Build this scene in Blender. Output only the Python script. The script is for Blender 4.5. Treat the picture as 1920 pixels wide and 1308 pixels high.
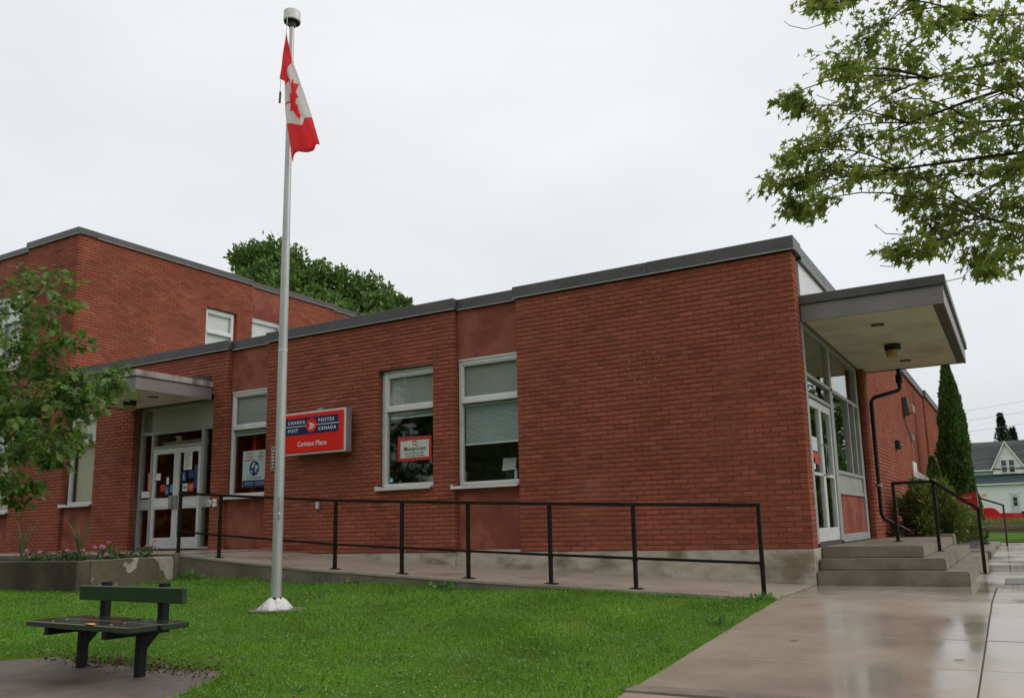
import bpy, bmesh, math, random
import numpy as np
from mathutils import Matrix, Vector
random.seed(7); rng = np.random.default_rng(7)
for o in list(bpy.data.objects): bpy.data.objects.remove(o)
S = bpy.context.scene
COL = S.collection

# ------------------------------------------------------------------ camera
cd = bpy.data.cameras.new('camera'); cam = bpy.data.objects.new('camera', cd); COL.objects.link(cam)
S.camera = cam
CAM = Vector((2.1936, -10.4683, 0.33815)); YAW, PITCH, ROLL = 0.506134, 0.171691, -0.0261514
fw = Vector((-math.sin(YAW)*math.cos(PITCH), math.cos(YAW)*math.cos(PITCH), math.sin(PITCH)))
rt = Vector((math.cos(YAW), math.sin(YAW), 0)); up = rt.cross(fw)
r2 = math.cos(ROLL)*rt + math.sin(ROLL)*up; u2 = -math.sin(ROLL)*rt + math.cos(ROLL)*up
m3 = Matrix((r2, u2, -fw)).transposed()
cam.matrix_world = Matrix.Translation(CAM) @ m3.to_4x4()
cd.sensor_fit = 'HORIZONTAL'; cd.sensor_width = 36.0; cd.lens = 1577.77*36/1920
cd.shift_x = -(1020.174-960)/1920; cd.shift_y = (713.895-654)/1920
cd.clip_start = 0.05; cd.clip_end = 3000

# ------------------------------------------------------------------ sky and sun (overcast)
SUN_DIR = Vector((0.80, 0.28, 0.62)).normalized()
W = bpy.data.worlds.new('World'); S.world = W; W.use_nodes = True
nt = W.node_tree; nt.nodes.clear()
def wn(t, **k):
    n = nt.nodes.new(t)
    for a, b in k.items(): setattr(n, a, b)
    return n
sky = wn('ShaderNodeTexSky', sky_type='NISHITA', sun_disc=False)
sky.sun_elevation = math.asin(SUN_DIR.z); sky.sun_rotation = math.atan2(SUN_DIR.x, SUN_DIR.y)
sky.air_density = 1.0; sky.dust_density = 4.0; sky.ozone_density = 1.0
sca = wn('ShaderNodeMix', data_type='RGBA', blend_type='MULTIPLY'); sca.inputs[0].default_value = 1
sca.inputs[7].default_value = (0.1, 0.1, 0.1, 1)
tc = wn('ShaderNodeTexCoord'); sep = wn('ShaderNodeSeparateXYZ')
mr = wn('ShaderNodeMapRange'); mr.inputs[1].default_value = 0.0; mr.inputs[2].default_value = 0.62
mr.inputs[3].default_value = 0.0; mr.inputs[4].default_value = 1.0
rmp = wn('ShaderNodeMix', data_type='RGBA')
rmp.inputs[6].default_value = (0.72, 0.76, 0.79, 1); rmp.inputs[7].default_value = (1.0, 1.0, 1.02, 1)
mp = wn('ShaderNodeMapping'); mp.inputs['Scale'].default_value = (1.0, 1.0, 2.6)
nz = wn('ShaderNodeTexNoise'); nz.inputs['Scale'].default_value = 1.7; nz.inputs['Detail'].default_value = 5; nz.inputs['Roughness'].default_value = 0.5
nr = wn('ShaderNodeMapRange'); nr.inputs[1].default_value = 0.3; nr.inputs[2].default_value = 0.7; nr.inputs[3].default_value = 0.90; nr.inputs[4].default_value = 1.06
cl = wn('ShaderNodeMix', data_type='RGBA', blend_type='MULTIPLY'); cl.inputs[0].default_value = 1
mx = wn('ShaderNodeMix', data_type='RGBA'); mx.inputs[0].default_value = 0.93
bg = wn('ShaderNodeBackground'); bg.inputs[1].default_value = 1.0
wo = wn('ShaderNodeOutputWorld'); L = nt.links.new
L(tc.outputs['Generated'], sep.inputs[0]); L(sep.outputs['Z'], mr.inputs[0]); L(mr.outputs[0], rmp.inputs[0])
L(tc.outputs['Generated'], mp.inputs[0]); L(mp.outputs[0], nz.inputs['Vector']); L(nz.outputs[0], nr.inputs[0])
L(rmp.outputs[2], cl.inputs[6]); L(nr.outputs[0], cl.inputs[7])
L(sky.outputs[0], sca.inputs[6]); L(sca.outputs[2], mx.inputs[6]); L(cl.outputs[2], mx.inputs[7])
L(mx.outputs[2], bg.inputs[0]); L(bg.outputs[0], wo.inputs[0])
ld = bpy.data.lights.new('sun', 'SUN'); ld.energy = 0.85; ld.angle = math.radians(28); ld.color = (1.0, 0.96, 0.90)
lo = bpy.data.objects.new('sun', ld); COL.objects.link(lo); lo.rotation_euler = SUN_DIR.to_track_quat('Z', 'Y').to_euler()
S.view_settings.view_transform = 'Standard'; S.view_settings.look = 'None'
S.view_settings.exposure = 0.0; S.view_settings.gamma = 1.0; S.view_settings.use_curve_mapping = False
S.render.engine = 'CYCLES'
S.cycles.max_bounces = 8; S.cycles.transparent_max_bounces = 12

# ------------------------------------------------------------------ materials
MATS = {}
def mat(name, base, rough=0.6, metal=0.0, spec=0.5, col2=None, mask=(3, 0.45, 0.6), var=(6, 0.15), fine=(60, 0.12),
        bump=None, rnd=None, rough2=None, transl=0.0, emit=None, stretch=None, coat=0.0):
    """base colour with broad and fine noise, optional second colour through a noise mask, optional random per piece"""
    m = bpy.data.materials.new(name); m.use_nodes = True; t = m.node_tree; n = t.nodes; l = t.links.new
    b = n['Principled BSDF']; b.inputs['Roughness'].default_value = rough; b.inputs['Metallic'].default_value = metal
    b.inputs['Specular IOR Level'].default_value = spec; b.inputs['Coat Weight'].default_value = coat
    g = n.new('ShaderNodeNewGeometry'); pos = g.outputs['Position']
    if stretch:
        mpn = n.new('ShaderNodeMapping'); mpn.inputs['Scale'].default_value = stretch; l(pos, mpn.inputs[0]); pos = mpn.outputs[0]
    def noise(sc, det=4):
        x = n.new('ShaderNodeTexNoise'); x.inputs['Scale'].default_value = sc; x.inputs['Detail'].default_value = det; l(pos, x.inputs['Vector']); return x.outputs[0]
    def rng_(sock, a, bb, c, d):
        x = n.new('ShaderNodeMapRange'); l(sock, x.inputs[0])
        for i, v in enumerate((a, bb, c, d)): x.inputs[i+1].default_value = v
        return x.outputs[0]
    def mul(a, bsock):
        x = n.new('ShaderNodeMix'); x.data_type = 'RGBA'; x.blend_type = 'MULTIPLY'; x.inputs[0].default_value = 1; l(a, x.inputs[6]); l(bsock, x.inputs[7]); return x.outputs[2]
    rgb = n.new('ShaderNodeRGB'); rgb.outputs[0].default_value = (*base, 1); c = rgb.outputs[0]
    if rnd:
        cr = n.new('ShaderNodeValToRGB'); e = cr.color_ramp.elements; cols = rnd[1]
        while len(e) < len(cols): e.new(0.5)
        for i, cc in enumerate(cols): e[i].position = i/(len(cols)-1); e[i].color = (*cc, 1)
        if rnd[0] == 'island': l(g.outputs['Random Per Island'], cr.inputs[0])
        else: oi = n.new('ShaderNodeObjectInfo'); l(oi.outputs['Random'], cr.inputs[0])
        c = cr.outputs[0]
    if col2:
        f = rng_(noise(mask[0], 6), mask[1], mask[2], 0, 1)
        x = n.new('ShaderNodeMix'); x.data_type = 'RGBA'; l(f, x.inputs[0]); l(c, x.inputs[6]); x.inputs[7].default_value = (*col2, 1); c = x.outputs[2]
        if rough2 is not None: l(rng_(f, 0, 1, rough, rough2), b.inputs['Roughness'])
    if var: c = mul(c, rng_(noise(var[0]), 0.3, 0.7, 1-var[1], 1+var[1]))
    if fine: c = mul(c, rng_(noise(fine[0], 2), 0.3, 0.7, 1-fine[1], 1+fine[1]))
    l(c, b.inputs['Base Color'])
    if bump:
        bn = n.new('ShaderNodeBump'); bn.inputs['Strength'].default_value = bump[1]; bn.inputs['Distance'].default_value = bump[2]
        l(noise(bump[0], 4), bn.inputs['Height']); l(bn.outputs[0], b.inputs['Normal'])
    if emit: b.inputs['Emission Color'].default_value = (*emit[0], 1); b.inputs['Emission Strength'].default_value = emit[1]
    if transl:
        tr = n.new('ShaderNodeBsdfTranslucent'); l(c, tr.inputs[0]); ms = n.new('ShaderNodeMixShader'); ms.inputs[0].default_value = transl
        l(b.outputs[0], ms.inputs[1]); l(tr.outputs[0], ms.inputs[2]); l(ms.outputs[0], n['Material Output'].inputs[0])
    MATS[name] = m; return m
def flat(name, base, rough=0.5, **k): return mat(name, base, rough, var=None, fine=(80, 0.05), **k)

BR = [(0.225, 0.062, 0.037), (0.282, 0.077, 0.044), (0.302, 0.083, 0.047), (0.318, 0.088, 0.050), (0.292, 0.080, 0.046), (0.355, 0.106, 0.063)]
mat('brick_wall', BR[1], 0.85, rnd=('island', BR), var=(1.3, 0.16), fine=(140, 0.16), spec=0.25, col2=(0.42, 0.24, 0.18), mask=(1.9, 0.68, 0.86), bump=(220, 0.3, 0.002))
mat('brick_one', BR[1], 0.85, rnd=('object', BR), var=(1.3, 0.16), fine=(140, 0.16), spec=0.25, col2=(0.42, 0.24, 0.18), mask=(1.9, 0.68, 0.86), bump=(220, 0.3, 0.002))
mat('mortar', (0.165, 0.082, 0.056), 0.9, spec=0.2, col2=(0.29, 0.215, 0.16), mask=(0.9, 0.54, 0.72), var=(2, 0.2), fine=(90, 0.2))
mat('stucco', (0.30, 0.098, 0.068), 0.9, spec=0.2, col2=(0.225, 0.066, 0.045), mask=(1.7, 0.46, 0.56), fine=(260, 0.25), bump=(320, 0.5, 0.004))
mat('coping', (0.074, 0.070, 0.070), 0.42, spec=0.5, var=(2.5, 0.22), fine=(40, 0.08), bump=(1.6, 0.25, 0.03))
mat('coping_lip', (0.42, 0.42, 0.40), 0.4, var=(9, 0.2))
mat('fascia', (0.215, 0.195, 0.195), 0.45, var=(2, 0.14), stretch=(1, 1, 0.4))
mat('fascia_pale', (0.36, 0.33, 0.31), 0.5, col2=(0.17, 0.14, 0.13), mask=(9, 0.5, 0.62), stretch=(1, 1, 0.25))
mat('soffit', (0.70, 0.645, 0.535), 0.8, col2=(0.56, 0.50, 0.40), mask=(1.6, 0.5, 0.75), var=(3, 0.08))
mat('dark_trim', (0.055, 0.047, 0.045), 0.5)
mat('alu', (0.70, 0.70, 0.69), 0.38, metal=0.15, var=(4, 0.08), fine=(30, 0.05))
mat('alu_grey', (0.40, 0.40, 0.385), 0.42, metal=0.2, var=(3, 0.1))
mat('alu_seam', (0.10, 0.10, 0.10), 0.6)
mat('white_panel', (0.74, 0.74, 0.75), 0.5, var=(2, 0.07))
mat('shade_grey', (0.36, 0.365, 0.345), 0.85, var=(1.5, 0.06))
mat('shade_cream', (0.62, 0.56, 0.45), 0.85, var=(1.5, 0.06))
mat('shade_white', (0.75, 0.75, 0.72), 0.85, var=(1.5, 0.06))
mat('blind', (0.66, 0.74, 0.72), 0.5, var=(3, 0.06))
mat('foundation', (0.47, 0.42, 0.335), 0.85, col2=(0.22, 0.185, 0.12), mask=(1.4, 0.50, 0.64), var=(5, 0.15), bump=(60, 0.3, 0.005), stretch=(1, 1, 2.2))
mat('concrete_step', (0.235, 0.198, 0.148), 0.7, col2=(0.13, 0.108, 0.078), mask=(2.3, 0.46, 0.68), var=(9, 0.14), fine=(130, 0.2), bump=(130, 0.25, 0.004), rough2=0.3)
mat('concrete_walk', (0.39, 0.335, 0.262), 0.26, spec=0.5, col2=(0.30, 0.26, 0.208), mask=(0.75, 0.42, 0.60), rough2=0.07, var=(2.5, 0.1), fine=(160, 0.09), bump=(55, 0.05, 0.002))
mat('concrete_ramp', (0.37, 0.318, 0.255), 0.42, col2=(0.28, 0.24, 0.19), mask=(1.1, 0.5, 0.65), rough2=0.25, var=(2.5, 0.1), fine=(160, 0.1))
mat('concrete_edge', (0.20, 0.165, 0.125), 0.75, col2=(0.12, 0.10, 0.08), mask=(2, 0.45, 0.7), fine=(120, 0.2), bump=(90, 0.3, 0.004))
mat('joint', (0.07, 0.06, 0.05), 0.8)
mat('planter_dark', (0.12, 0.097, 0.066), 0.85, col2=(0.055, 0.045, 0.033), mask=(1.3, 0.4, 0.62), fine=(90, 0.2), bump=(40, 0.4, 0.01), stretch=(1, 1, 0.5))
mat('planter_render', (0.135, 0.108, 0.070), 0.85, col2=(0.40, 0.36, 0.30), mask=(2.1, 0.52, 0.535), fine=(90, 0.2), bump=(40, 0.4, 0.01))
mat('soil', (0.035, 0.026, 0.018), 0.95, fine=(50, 0.4), bump=(40, 0.8, 0.03))
mat('asphalt', (0.155, 0.128, 0.108), 0.5, col2=(0.085, 0.07, 0.058), mask=(1.4, 0.45, 0.65), rough2=0.35, fine=(190, 0.4), bump=(200, 0.5, 0.006))
mat('road', (0.09, 0.09, 0.09), 0.5)
mat('ground', (0.105, 0.205, 0.028), 1.0, spec=0.1, col2=(0.075, 0.085, 0.022), mask=(0.8, 0.5, 0.75), var=(2, 0.2), fine=(45, 0.35), bump=(60, 1.0, 0.03))
GR = [(0.110, 0.250, 0.016), (0.155, 0.335, 0.024), (0.20, 0.405, 0.034), (0.165, 0.34, 0.03), (0.27, 0.46, 0.065)]
mat('grass', GR[1], 0.55, rnd=('island', GR), col2=(0.26, 0.38, 0.06), mask=(1.4, 0.54, 0.76), var=(0.9, 0.28), fine=None, transl=0.35, spec=0.3)
mat('clover_leaf', (0.1, 0.23, 0.03), 0.6, rnd=('island', [(0.07, 0.19, 0.025), (0.12, 0.26, 0.045), (0.15, 0.31, 0.07)]), var=None, fine=None, transl=0.3)
mat('clover_flower', (0.72, 0.70, 0.60), 0.8, rnd=('island', [(0.52, 0.52, 0.40), (0.44, 0.45, 0.30), (0.62, 0.62, 0.52)]), var=None, fine=None)
mat('dead_litter', (0.16, 0.085, 0.04), 0.8, rnd=('island', [(0.06, 0.036, 0.02), (0.12, 0.065, 0.035), (0.17, 0.11, 0.06)]), var=None, fine=None)
OAK = [(0.060, 0.118, 0.02), (0.10, 0.185, 0.031), (0.145, 0.25, 0.041), (0.20, 0.315, 0.06), (0.12, 0.205, 0.048)]
mat('oak_leaf', OAK[1], 0.45, rnd=('island', OAK), var=None, fine=None, transl=0.45)
MAP = [(0.13, 0.185, 0.028), (0.21, 0.28, 0.042), (0.28, 0.34, 0.06), (0.36, 0.40, 0.09), (0.17, 0.22, 0.05)]
mat('maple_leaf', MAP[1], 0.5, rnd=('island', MAP), var=None, fine=None, transl=0.62)
mat('far_leaf', OAK[1], 0.55, rnd=('island', [(0.05, 0.10, 0.018), (0.085, 0.16, 0.027), (0.13, 0.22, 0.036), (0.17, 0.26, 0.05)]), var=(0.5, 0.2), fine=None, transl=0.25)
mat('cedar_leaf', OAK[1], 0.6, rnd=('island', [(0.03, 0.07, 0.014), (0.055, 0.115, 0.02), (0.085, 0.165, 0.028), (0.12, 0.21, 0.04)]), var=(2, 0.2), fine=None, transl=0.15)
mat('juniper_leaf', OAK[1], 0.6, rnd=('island', [(0.07, 0.125, 0.022), (0.12, 0.185, 0.034), (0.18, 0.23, 0.05), (0.27, 0.25, 0.08)]), var=(2, 0.25), fine=None, transl=0.15)
mat('conifer_leaf', OAK[1], 0.6, rnd=('island', [(0.012, 0.035, 0.014), (0.02, 0.05, 0.02), (0.035, 0.07, 0.03)]), var=None, fine=None)
mat('bark', (0.055, 0.042, 0.032), 0.9, fine=(40, 0.3), bump=(50, 0.8, 0.01), stretch=(1, 1, 0.3))
mat('twig', (0.04, 0.032, 0.025), 0.8)
mat('rail_black', (0.014, 0.010, 0.008), 0.45, spec=0.25, var=(6, 0.3), fine=(60, 0.2))
mat('rail_rust', (0.075, 0.03, 0.02), 0.6, var=(9, 0.4))
mat('pipe_black', (0.010, 0.010, 0.010), 0.45, spec=0.3)
mat('pole_grey', (0.47, 0.48, 0.465), 0.38, metal=0.35, var=(2.2, 0.1), stretch=(2, 2, 0.5))
mat('cap_white', (0.74, 0.74, 0.72), 0.4)
mat('sack_white', (0.74, 0.72, 0.71), 0.6, col2=(0.52, 0.45, 0.40), mask=(9, 0.56, 0.7))
flat('flag_red', (0.86, 0.035, 0.04), 0.7, transl=0.45)
flat('flag_white', (0.80, 0.77, 0.74), 0.7, transl=0.45)
flat('sign_red', (0.78, 0.016, 0.006), 0.35)
flat('sign_red_deep', (0.42, 0.012, 0.014), 0.4)
flat('sign_navy', (0.014, 0.014, 0.10), 0.35)
flat('sign_white', (0.80, 0.80, 0.80), 0.4)
flat('paper', (0.78, 0.77, 0.73), 0.7)
flat('paper_cool', (0.62, 0.70, 0.74), 0.6)
flat('print_red', (0.55, 0.03, 0.03), 0.6)
flat('print_blue', (0.02, 0.035, 0.16), 0.6)
flat('print_cyan', (0.03, 0.30, 0.45), 0.5)
flat('print_black', (0.02, 0.02, 0.025), 0.6)
flat('print_orange', (0.65, 0.22, 0.02), 0.6)
flat('print_gold', (0.42, 0.30, 0.14), 0.5)
flat('yellow_text', (0.60, 0.45, 0.10), 0.5)
flat('maroon_plate', (0.17, 0.032, 0.02), 0.5)
mat('bench_green', (0.020, 0.047, 0.022), 0.33, spec=0.5, var=(3, 0.2), col2=(0.014, 0.034, 0.012), mask=(3, 0.5, 0.7), stretch=(0.6, 3, 3))
mat('bench_seat', (0.034, 0.036, 0.024), 0.22, spec=0.5, col2=(0.020, 0.045, 0.024), mask=(4, 0.45, 0.6), rough2=0.12, stretch=(0.7, 4, 3))
mat('bench_black', (0.008, 0.009, 0.011), 0.5, spec=0.25)
mat('yellow_leaf', (0.75, 0.36, 0.05), 0.6)
mat('lamp_lens', (0.42, 0.33, 0.16), 0.25, col2=(0.45, 0.22, 0.11), mask=(5, 0.45, 0.6))
mat('lamp_black', (0.012, 0.010, 0.009), 0.5)
mat('lamp_bronze', (0.05, 0.042, 0.036), 0.5)
mat('interior', (0.30, 0.27, 0.20), 0.9)
mat('interior_floor', (0.10, 0.09, 0.08), 0.7)
mat('interior_red', (0.52, 0.018, 0.014), 0.7)
mat('panel_grey', (0.44, 0.43, 0.41), 0.5, var=(2, 0.08))
mat('roofing', (0.12, 0.12, 0.12), 0.9)
mat('grey_metal', (0.30, 0.31, 0.31), 0.45, metal=0.3)
mat('petal', (0.75, 0.10, 0.28), 0.6, rnd=('island', [(0.70, 0.06, 0.20), (0.80, 0.16, 0.36), (0.85, 0.45, 0.58), (0.66, 0.04, 0.12)]), var=None, fine=None, transl=0.3)
mat('plant_leaf', (0.08, 0.16, 0.03), 0.6, rnd=('island', [(0.04, 0.09, 0.02), (0.08, 0.16, 0.03), (0.14, 0.22, 0.05)]), var=None, fine=None, transl=0.25)
mat('spike_leaf', (0.16, 0.19, 0.08), 0.5, rnd=('island', [(0.10, 0.14, 0.05), (0.18, 0.21, 0.09)]), var=None, fine=None, transl=0.2)
mat('siding', (0.76, 0.76, 0.75), 0.6, var=(0.4, 0.05))
mat('siding_teal', (0.42, 0.54, 0.55), 0.6, var=(0.4, 0.05))
mat('shingle', (0.070, 0.080, 0.078), 0.85, rnd=('island', [(0.055, 0.065, 0.062), (0.075, 0.085, 0.082), (0.09, 0.098, 0.093)]), var=(0.5, 0.12), fine=(9, 0.2))
mat('shingle_teal', (0.055, 0.085, 0.085), 0.8, var=(0.6, 0.1))
mat('timber', (0.20, 0.145, 0.095), 0.85, stretch=(0.3, 3, 6), var=(4, 0.3))
mat('car_red', (0.62, 0.02, 0.025), 0.25, coat=0.6, var=None)
mat('tyre', (0.015, 0.015, 0.015), 0.8)
mat('bank_grass', (0.14, 0.17, 0.045), 0.8, rnd=('island', [(0.10, 0.13, 0.03), (0.17, 0.21, 0.05), (0.26, 0.24, 0.09)]), var=None, fine=None, transl=0.2)
def glass(name, tint, ior, dirt=0.0):
    m = bpy.data.materials.new(name); m.use_nodes = True; t = m.node_tree; n = t.nodes; l = t.links.new
    n.remove(n['Principled BSDF'])
    g0 = n.new('ShaderNodeNewGeometry'); vd = n.new('ShaderNodeVectorMath'); vd.operation = 'DOT_PRODUCT'; l(g0.outputs['Normal'], vd.inputs[0]); l(g0.outputs['Incoming'], vd.inputs[1])
    def mth(op, a, b=None, c=None):
        x = n.new('ShaderNodeMath'); x.operation = op
        for i, v in enumerate((a, b, c)):
            if v is None: continue
            if isinstance(v, (int, float)): x.inputs[i].default_value = v
            else: l(v, x.inputs[i])
        return x
    f0 = ((ior-1)/(ior+1))**2
    fr = mth('MULTIPLY_ADD', mth('POWER', mth('SUBTRACT', 1.0, mth('ABSOLUTE', vd.outputs['Value']).outputs[0]).outputs[0], 5.0).outputs[0], 1-f0, f0)
    tr = n.new('ShaderNodeBsdfTransparent'); tr.inputs[0].default_value = (*tint, 1)
    gl = n.new('ShaderNodeBsdfGlossy'); gl.inputs['Roughness'].default_value = 0.015; gl.inputs[0].default_value = (0.95, 0.97, 0.96, 1)
    g = n.new('ShaderNodeNewGeometry'); nz_ = n.new('ShaderNodeTexNoise'); nz_.inputs['Scale'].default_value = 1.6; l(g.outputs['Position'], nz_.inputs['Vector'])
    bn = n.new('ShaderNodeBump'); bn.inputs['Strength'].default_value = 0.03; bn.inputs['Distance'].default_value = 0.015; l(nz_.outputs[0], bn.inputs['Height'])
    l(bn.outputs[0], gl.inputs['Normal'])
    ms = n.new('ShaderNodeMixShader'); l(fr.outputs[0], ms.inputs[0]); l(tr.outputs[0], ms.inputs[1]); l(gl.outputs[0], ms.inputs[2])
    l(ms.outputs[0], n['Material Output'].inputs[0]); MATS[name] = m
glass('glass', (0.95, 0.97, 0.96), 1.45); glass('glass_dark', (0.90, 0.92, 0.91), 1.45)

# ------------------------------------------------------------------ mesh helpers
class MB:
    def __init__(s): s.v = []; s.f = []; s.mi = []
    def add(s, vs, fs, mi=0):
        o = len(s.v); s.v += [tuple(p) for p in vs]; s.f += [tuple(i+o for i in f) for f in fs]; s.mi += [mi]*len(fs); return s
    def box(s, x0, x1, y0, y1, z0, z1, mi=0):
        return s.add([(x0,y0,z0),(x1,y0,z0),(x1,y1,z0),(x0,y1,z0),(x0,y0,z1),(x1,y0,z1),(x1,y1,z1),(x0,y1,z1)],
                     [(0,3,2,1),(4,5,6,7),(0,1,5,4),(1,2,6,5),(2,3,7,6),(3,0,4,7)], mi)
    def prism(s, pts, vec, mi=0):
        n = len(pts); v = Vector(vec); a = [Vector(p) for p in pts]
        return s.add(a+[p+v for p in a], [tuple(range(n))[::-1], tuple(range(n, 2*n))]+[(i, (i+1) % n, n+(i+1) % n, n+i) for i in range(n)], mi)
    def tube(s, pts, r, n=8, mi=0, square=False):
        pts = [Vector(p) for p in pts]; k = len(pts); rr = r if isinstance(r, (list, tuple)) else [r]*k
        vs = []; ref = None
        for i, p in enumerate(pts):
            d = (pts[min(i+1, k-1)]-pts[max(i-1, 0)]).normalized()
            if ref is None: ref = Vector((0,0,1)) if abs(d.z) < 0.9 else Vector((0,1,0))
            a = d.cross(ref).normalized(); b = a.cross(d).normalized()
            for j in range(n):
                t = 2*math.pi*(j+(0.5 if square else 0))/n; vs.append(p+(a*math.cos(t)+b*math.sin(t))*rr[i]*(1.4142 if square else 1))
        fs = [(i*n+j, i*n+(j+1) % n, (i+1)*n+(j+1) % n, (i+1)*n+j) for i in range(k-1) for j in range(n)]
        fs += [tuple(range(n))[::-1], tuple(range((k-1)*n, k*n))]
        return s.add(vs, fs, mi)
    def build(s, name, m, parent=None, bevel=0, seg=1, smooth=False, kind=None):
        me = bpy.data.meshes.new(name); me.from_pydata(s.v, [], s.f)
        ms = m if isinstance(m, (list, tuple)) else [m]
        for x in ms: me.materials.append(MATS[x])
        if len(ms) > 1: me.polygons.foreach_set('material_index', s.mi)
        bm = bmesh.new(); bm.from_mesh(me); bmesh.ops.recalc_face_normals(bm, faces=bm.faces)
        if bevel: bmesh.ops.bevel(bm, geom=list(bm.edges), offset=bevel, segments=seg, affect='EDGES', clamp_overlap=True)
        if smooth:
            for e in bm.edges: e.smooth = e.calc_face_angle(0) < 0.8
        bm.to_mesh(me); bm.free()
        if smooth: me.polygons.foreach_set('use_smooth', [True]*len(me.polygons))
        return link(name, me, parent, kind)
def link(name, me, parent=None, kind=None):
    o = bpy.data.objects.new(name, me); COL.objects.link(o)
    if parent is not None:
        o.parent = parent
        if parent.parent is None: o.matrix_parent_inverse = Matrix.Translation(-parent.location)
    if kind: o['kind'] = kind
    return o
def thing(name, label, cat, loc=(0, 0, 0), group=None):
    o = bpy.data.objects.new(name, None); COL.objects.link(o); o.location = loc; o.empty_display_size = 0.2
    return tag(o, label, cat, group)
def tag(o, label, cat, group=None):
    o['label'] = label; o['category'] = cat
    if group: o['group'] = group
    return o
def B(name, m, parent, *a, bevel=0, **k): return MB().box(*a).build(name, m, parent, bevel=bevel, **k)
def npmesh(name, V, F, m, parent=None, kind=None, mi=None, smooth=False):
    """V (n,3), F (k,3|4) numpy"""
    me = bpy.data.meshes.new(name); k = F.shape[1]
    me.vertices.add(len(V)); me.vertices.foreach_set('co', np.ascontiguousarray(V, dtype=np.float32).ravel())
    me.loops.add(F.size); me.loops.foreach_set('vertex_index', np.ascontiguousarray(F, dtype=np.int32).ravel())
    me.polygons.add(len(F)); me.polygons.foreach_set('loop_start', np.arange(0, F.size, k, dtype=np.int32))
    if mi is not None: me.polygons.foreach_set('material_index', np.asarray(mi, dtype=np.int32))
    if smooth: me.polygons.foreach_set('use_smooth', np.ones(len(F), dtype=bool))
    me.update(calc_edges=True)
    for x in (m if isinstance(m, (list, tuple)) else [m]): me.materials.append(MATS[x])
    return link(name, me, parent, kind)
def scatter(name, TV, TF, pos, axis, size, m, parent=None, kind=None, roll=None):
    """copies of a small leaf template (TV in local x=width, y=length, z=normal) joined in one mesh; axis = length direction"""
    n = len(pos); y = axis/np.linalg.norm(axis, axis=1)[:, None]
    ref = rng.normal(size=(n, 3)) if roll is None else roll
    x = np.cross(y, ref); x /= np.linalg.norm(x, axis=1)[:, None]+1e-9; z = np.cross(x, y)
    T = np.asarray(TV); sz = np.asarray(size).reshape(-1, 1, 1)
    V = pos[:, None, :] + sz*(T[None, :, 0:1]*x[:, None, :] + T[None, :, 1:2]*y[:, None, :] + T[None, :, 2:3]*z[:, None, :])
    F = (np.asarray(TF)[None] + (np.arange(n)*len(T))[:, None, None]).reshape(-1, len(TF[0]))
    return npmesh(name, V.reshape(-1, 3), F, m, parent, kind)
def text(body, size, loc, m, parent, name='lettering', align='LEFT', bold=0.0, xs=1.0, shear=0.0, rot=None, space=1.0, ext=0.0015, fit=None):
    cu = bpy.data.curves.new('t', 'FONT'); cu.body = body; cu.size = size; cu.align_x = align; cu.offset = bold; cu.extrude = ext
    cu.shear = shear; cu.space_character = space; cu.resolution_u = 3
    to = bpy.data.objects.new('t', cu); COL.objects.link(to)
    dg = bpy.context.evaluated_depsgraph_get(); me = bpy.data.meshes.new_from_object(to.evaluated_get(dg)); bpy.data.objects.remove(to)
    if fit: vx = [v.co.x for v in me.vertices]; xs = fit/(max(vx)-min(vx))
    me.materials.clear(); me.materials.append(MATS[m])
    R = (rot or Matrix.Rotation(math.pi/2, 4, 'X')); me.transform(Matrix.Translation(loc) @ R @ Matrix.Diagonal((xs, 1, 1, 1)))
    return link(name, me, parent)
def disc(cx, cz, r, y0, y1, n=28, rz=None):
    return MB().prism([(cx+r*math.cos(2*math.pi*i/n), y0, cz+(rz or r)*math.sin(2*math.pi*i/n)) for i in range(n)], (0, y1-y0, 0))

# ------------------------------------------------------------------ ground
def GZ(x, y):
    z = -0.437-0.017*min(max(x, -13), 0)
    if y < -1.85: z += 0.06*(max(y, -13)+1.85)
    if y > 33: z = -0.16+0.10*min((y-33)/3, 1)
    if y > 38: z = -0.06-0.75*min((y-38)/6, 1)
    if y > 56: z = -0.81+1.1*min((y-56)/26, 1)
    return z
xs = sorted(set([-900, -400, -150, -70, -40, -25, -18]+[-16+i*0.5 for i in range(49)]+[10, 14, 20, 40, 90, 200, 500, 900]))
ys = sorted(set([-900, -300, -90, -40, -25, -18]+[-14+i*0.5 for i in range(27)]+[-1.85, -0.5, 1, 4, 8, 12, 16, 20, 26, 32.9, 33.3, 34, 35, 36, 38, 40, 42, 44, 50, 56, 65, 75, 82, 100, 160, 400, 900]))
gv = [(x, y, GZ(x, y)) for y in ys for x in xs]; nx = len(xs)
gf = [(j*nx+i, j*nx+i+1, (j+1)*nx+i+1, (j+1)*nx+i) for j in range(len(ys)-1) for i in range(nx-1)]
g = MB().add(gv, gf).build('ground', 'ground', kind='structure'); g['label'] = 'green lawn in front of the brick building'

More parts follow.
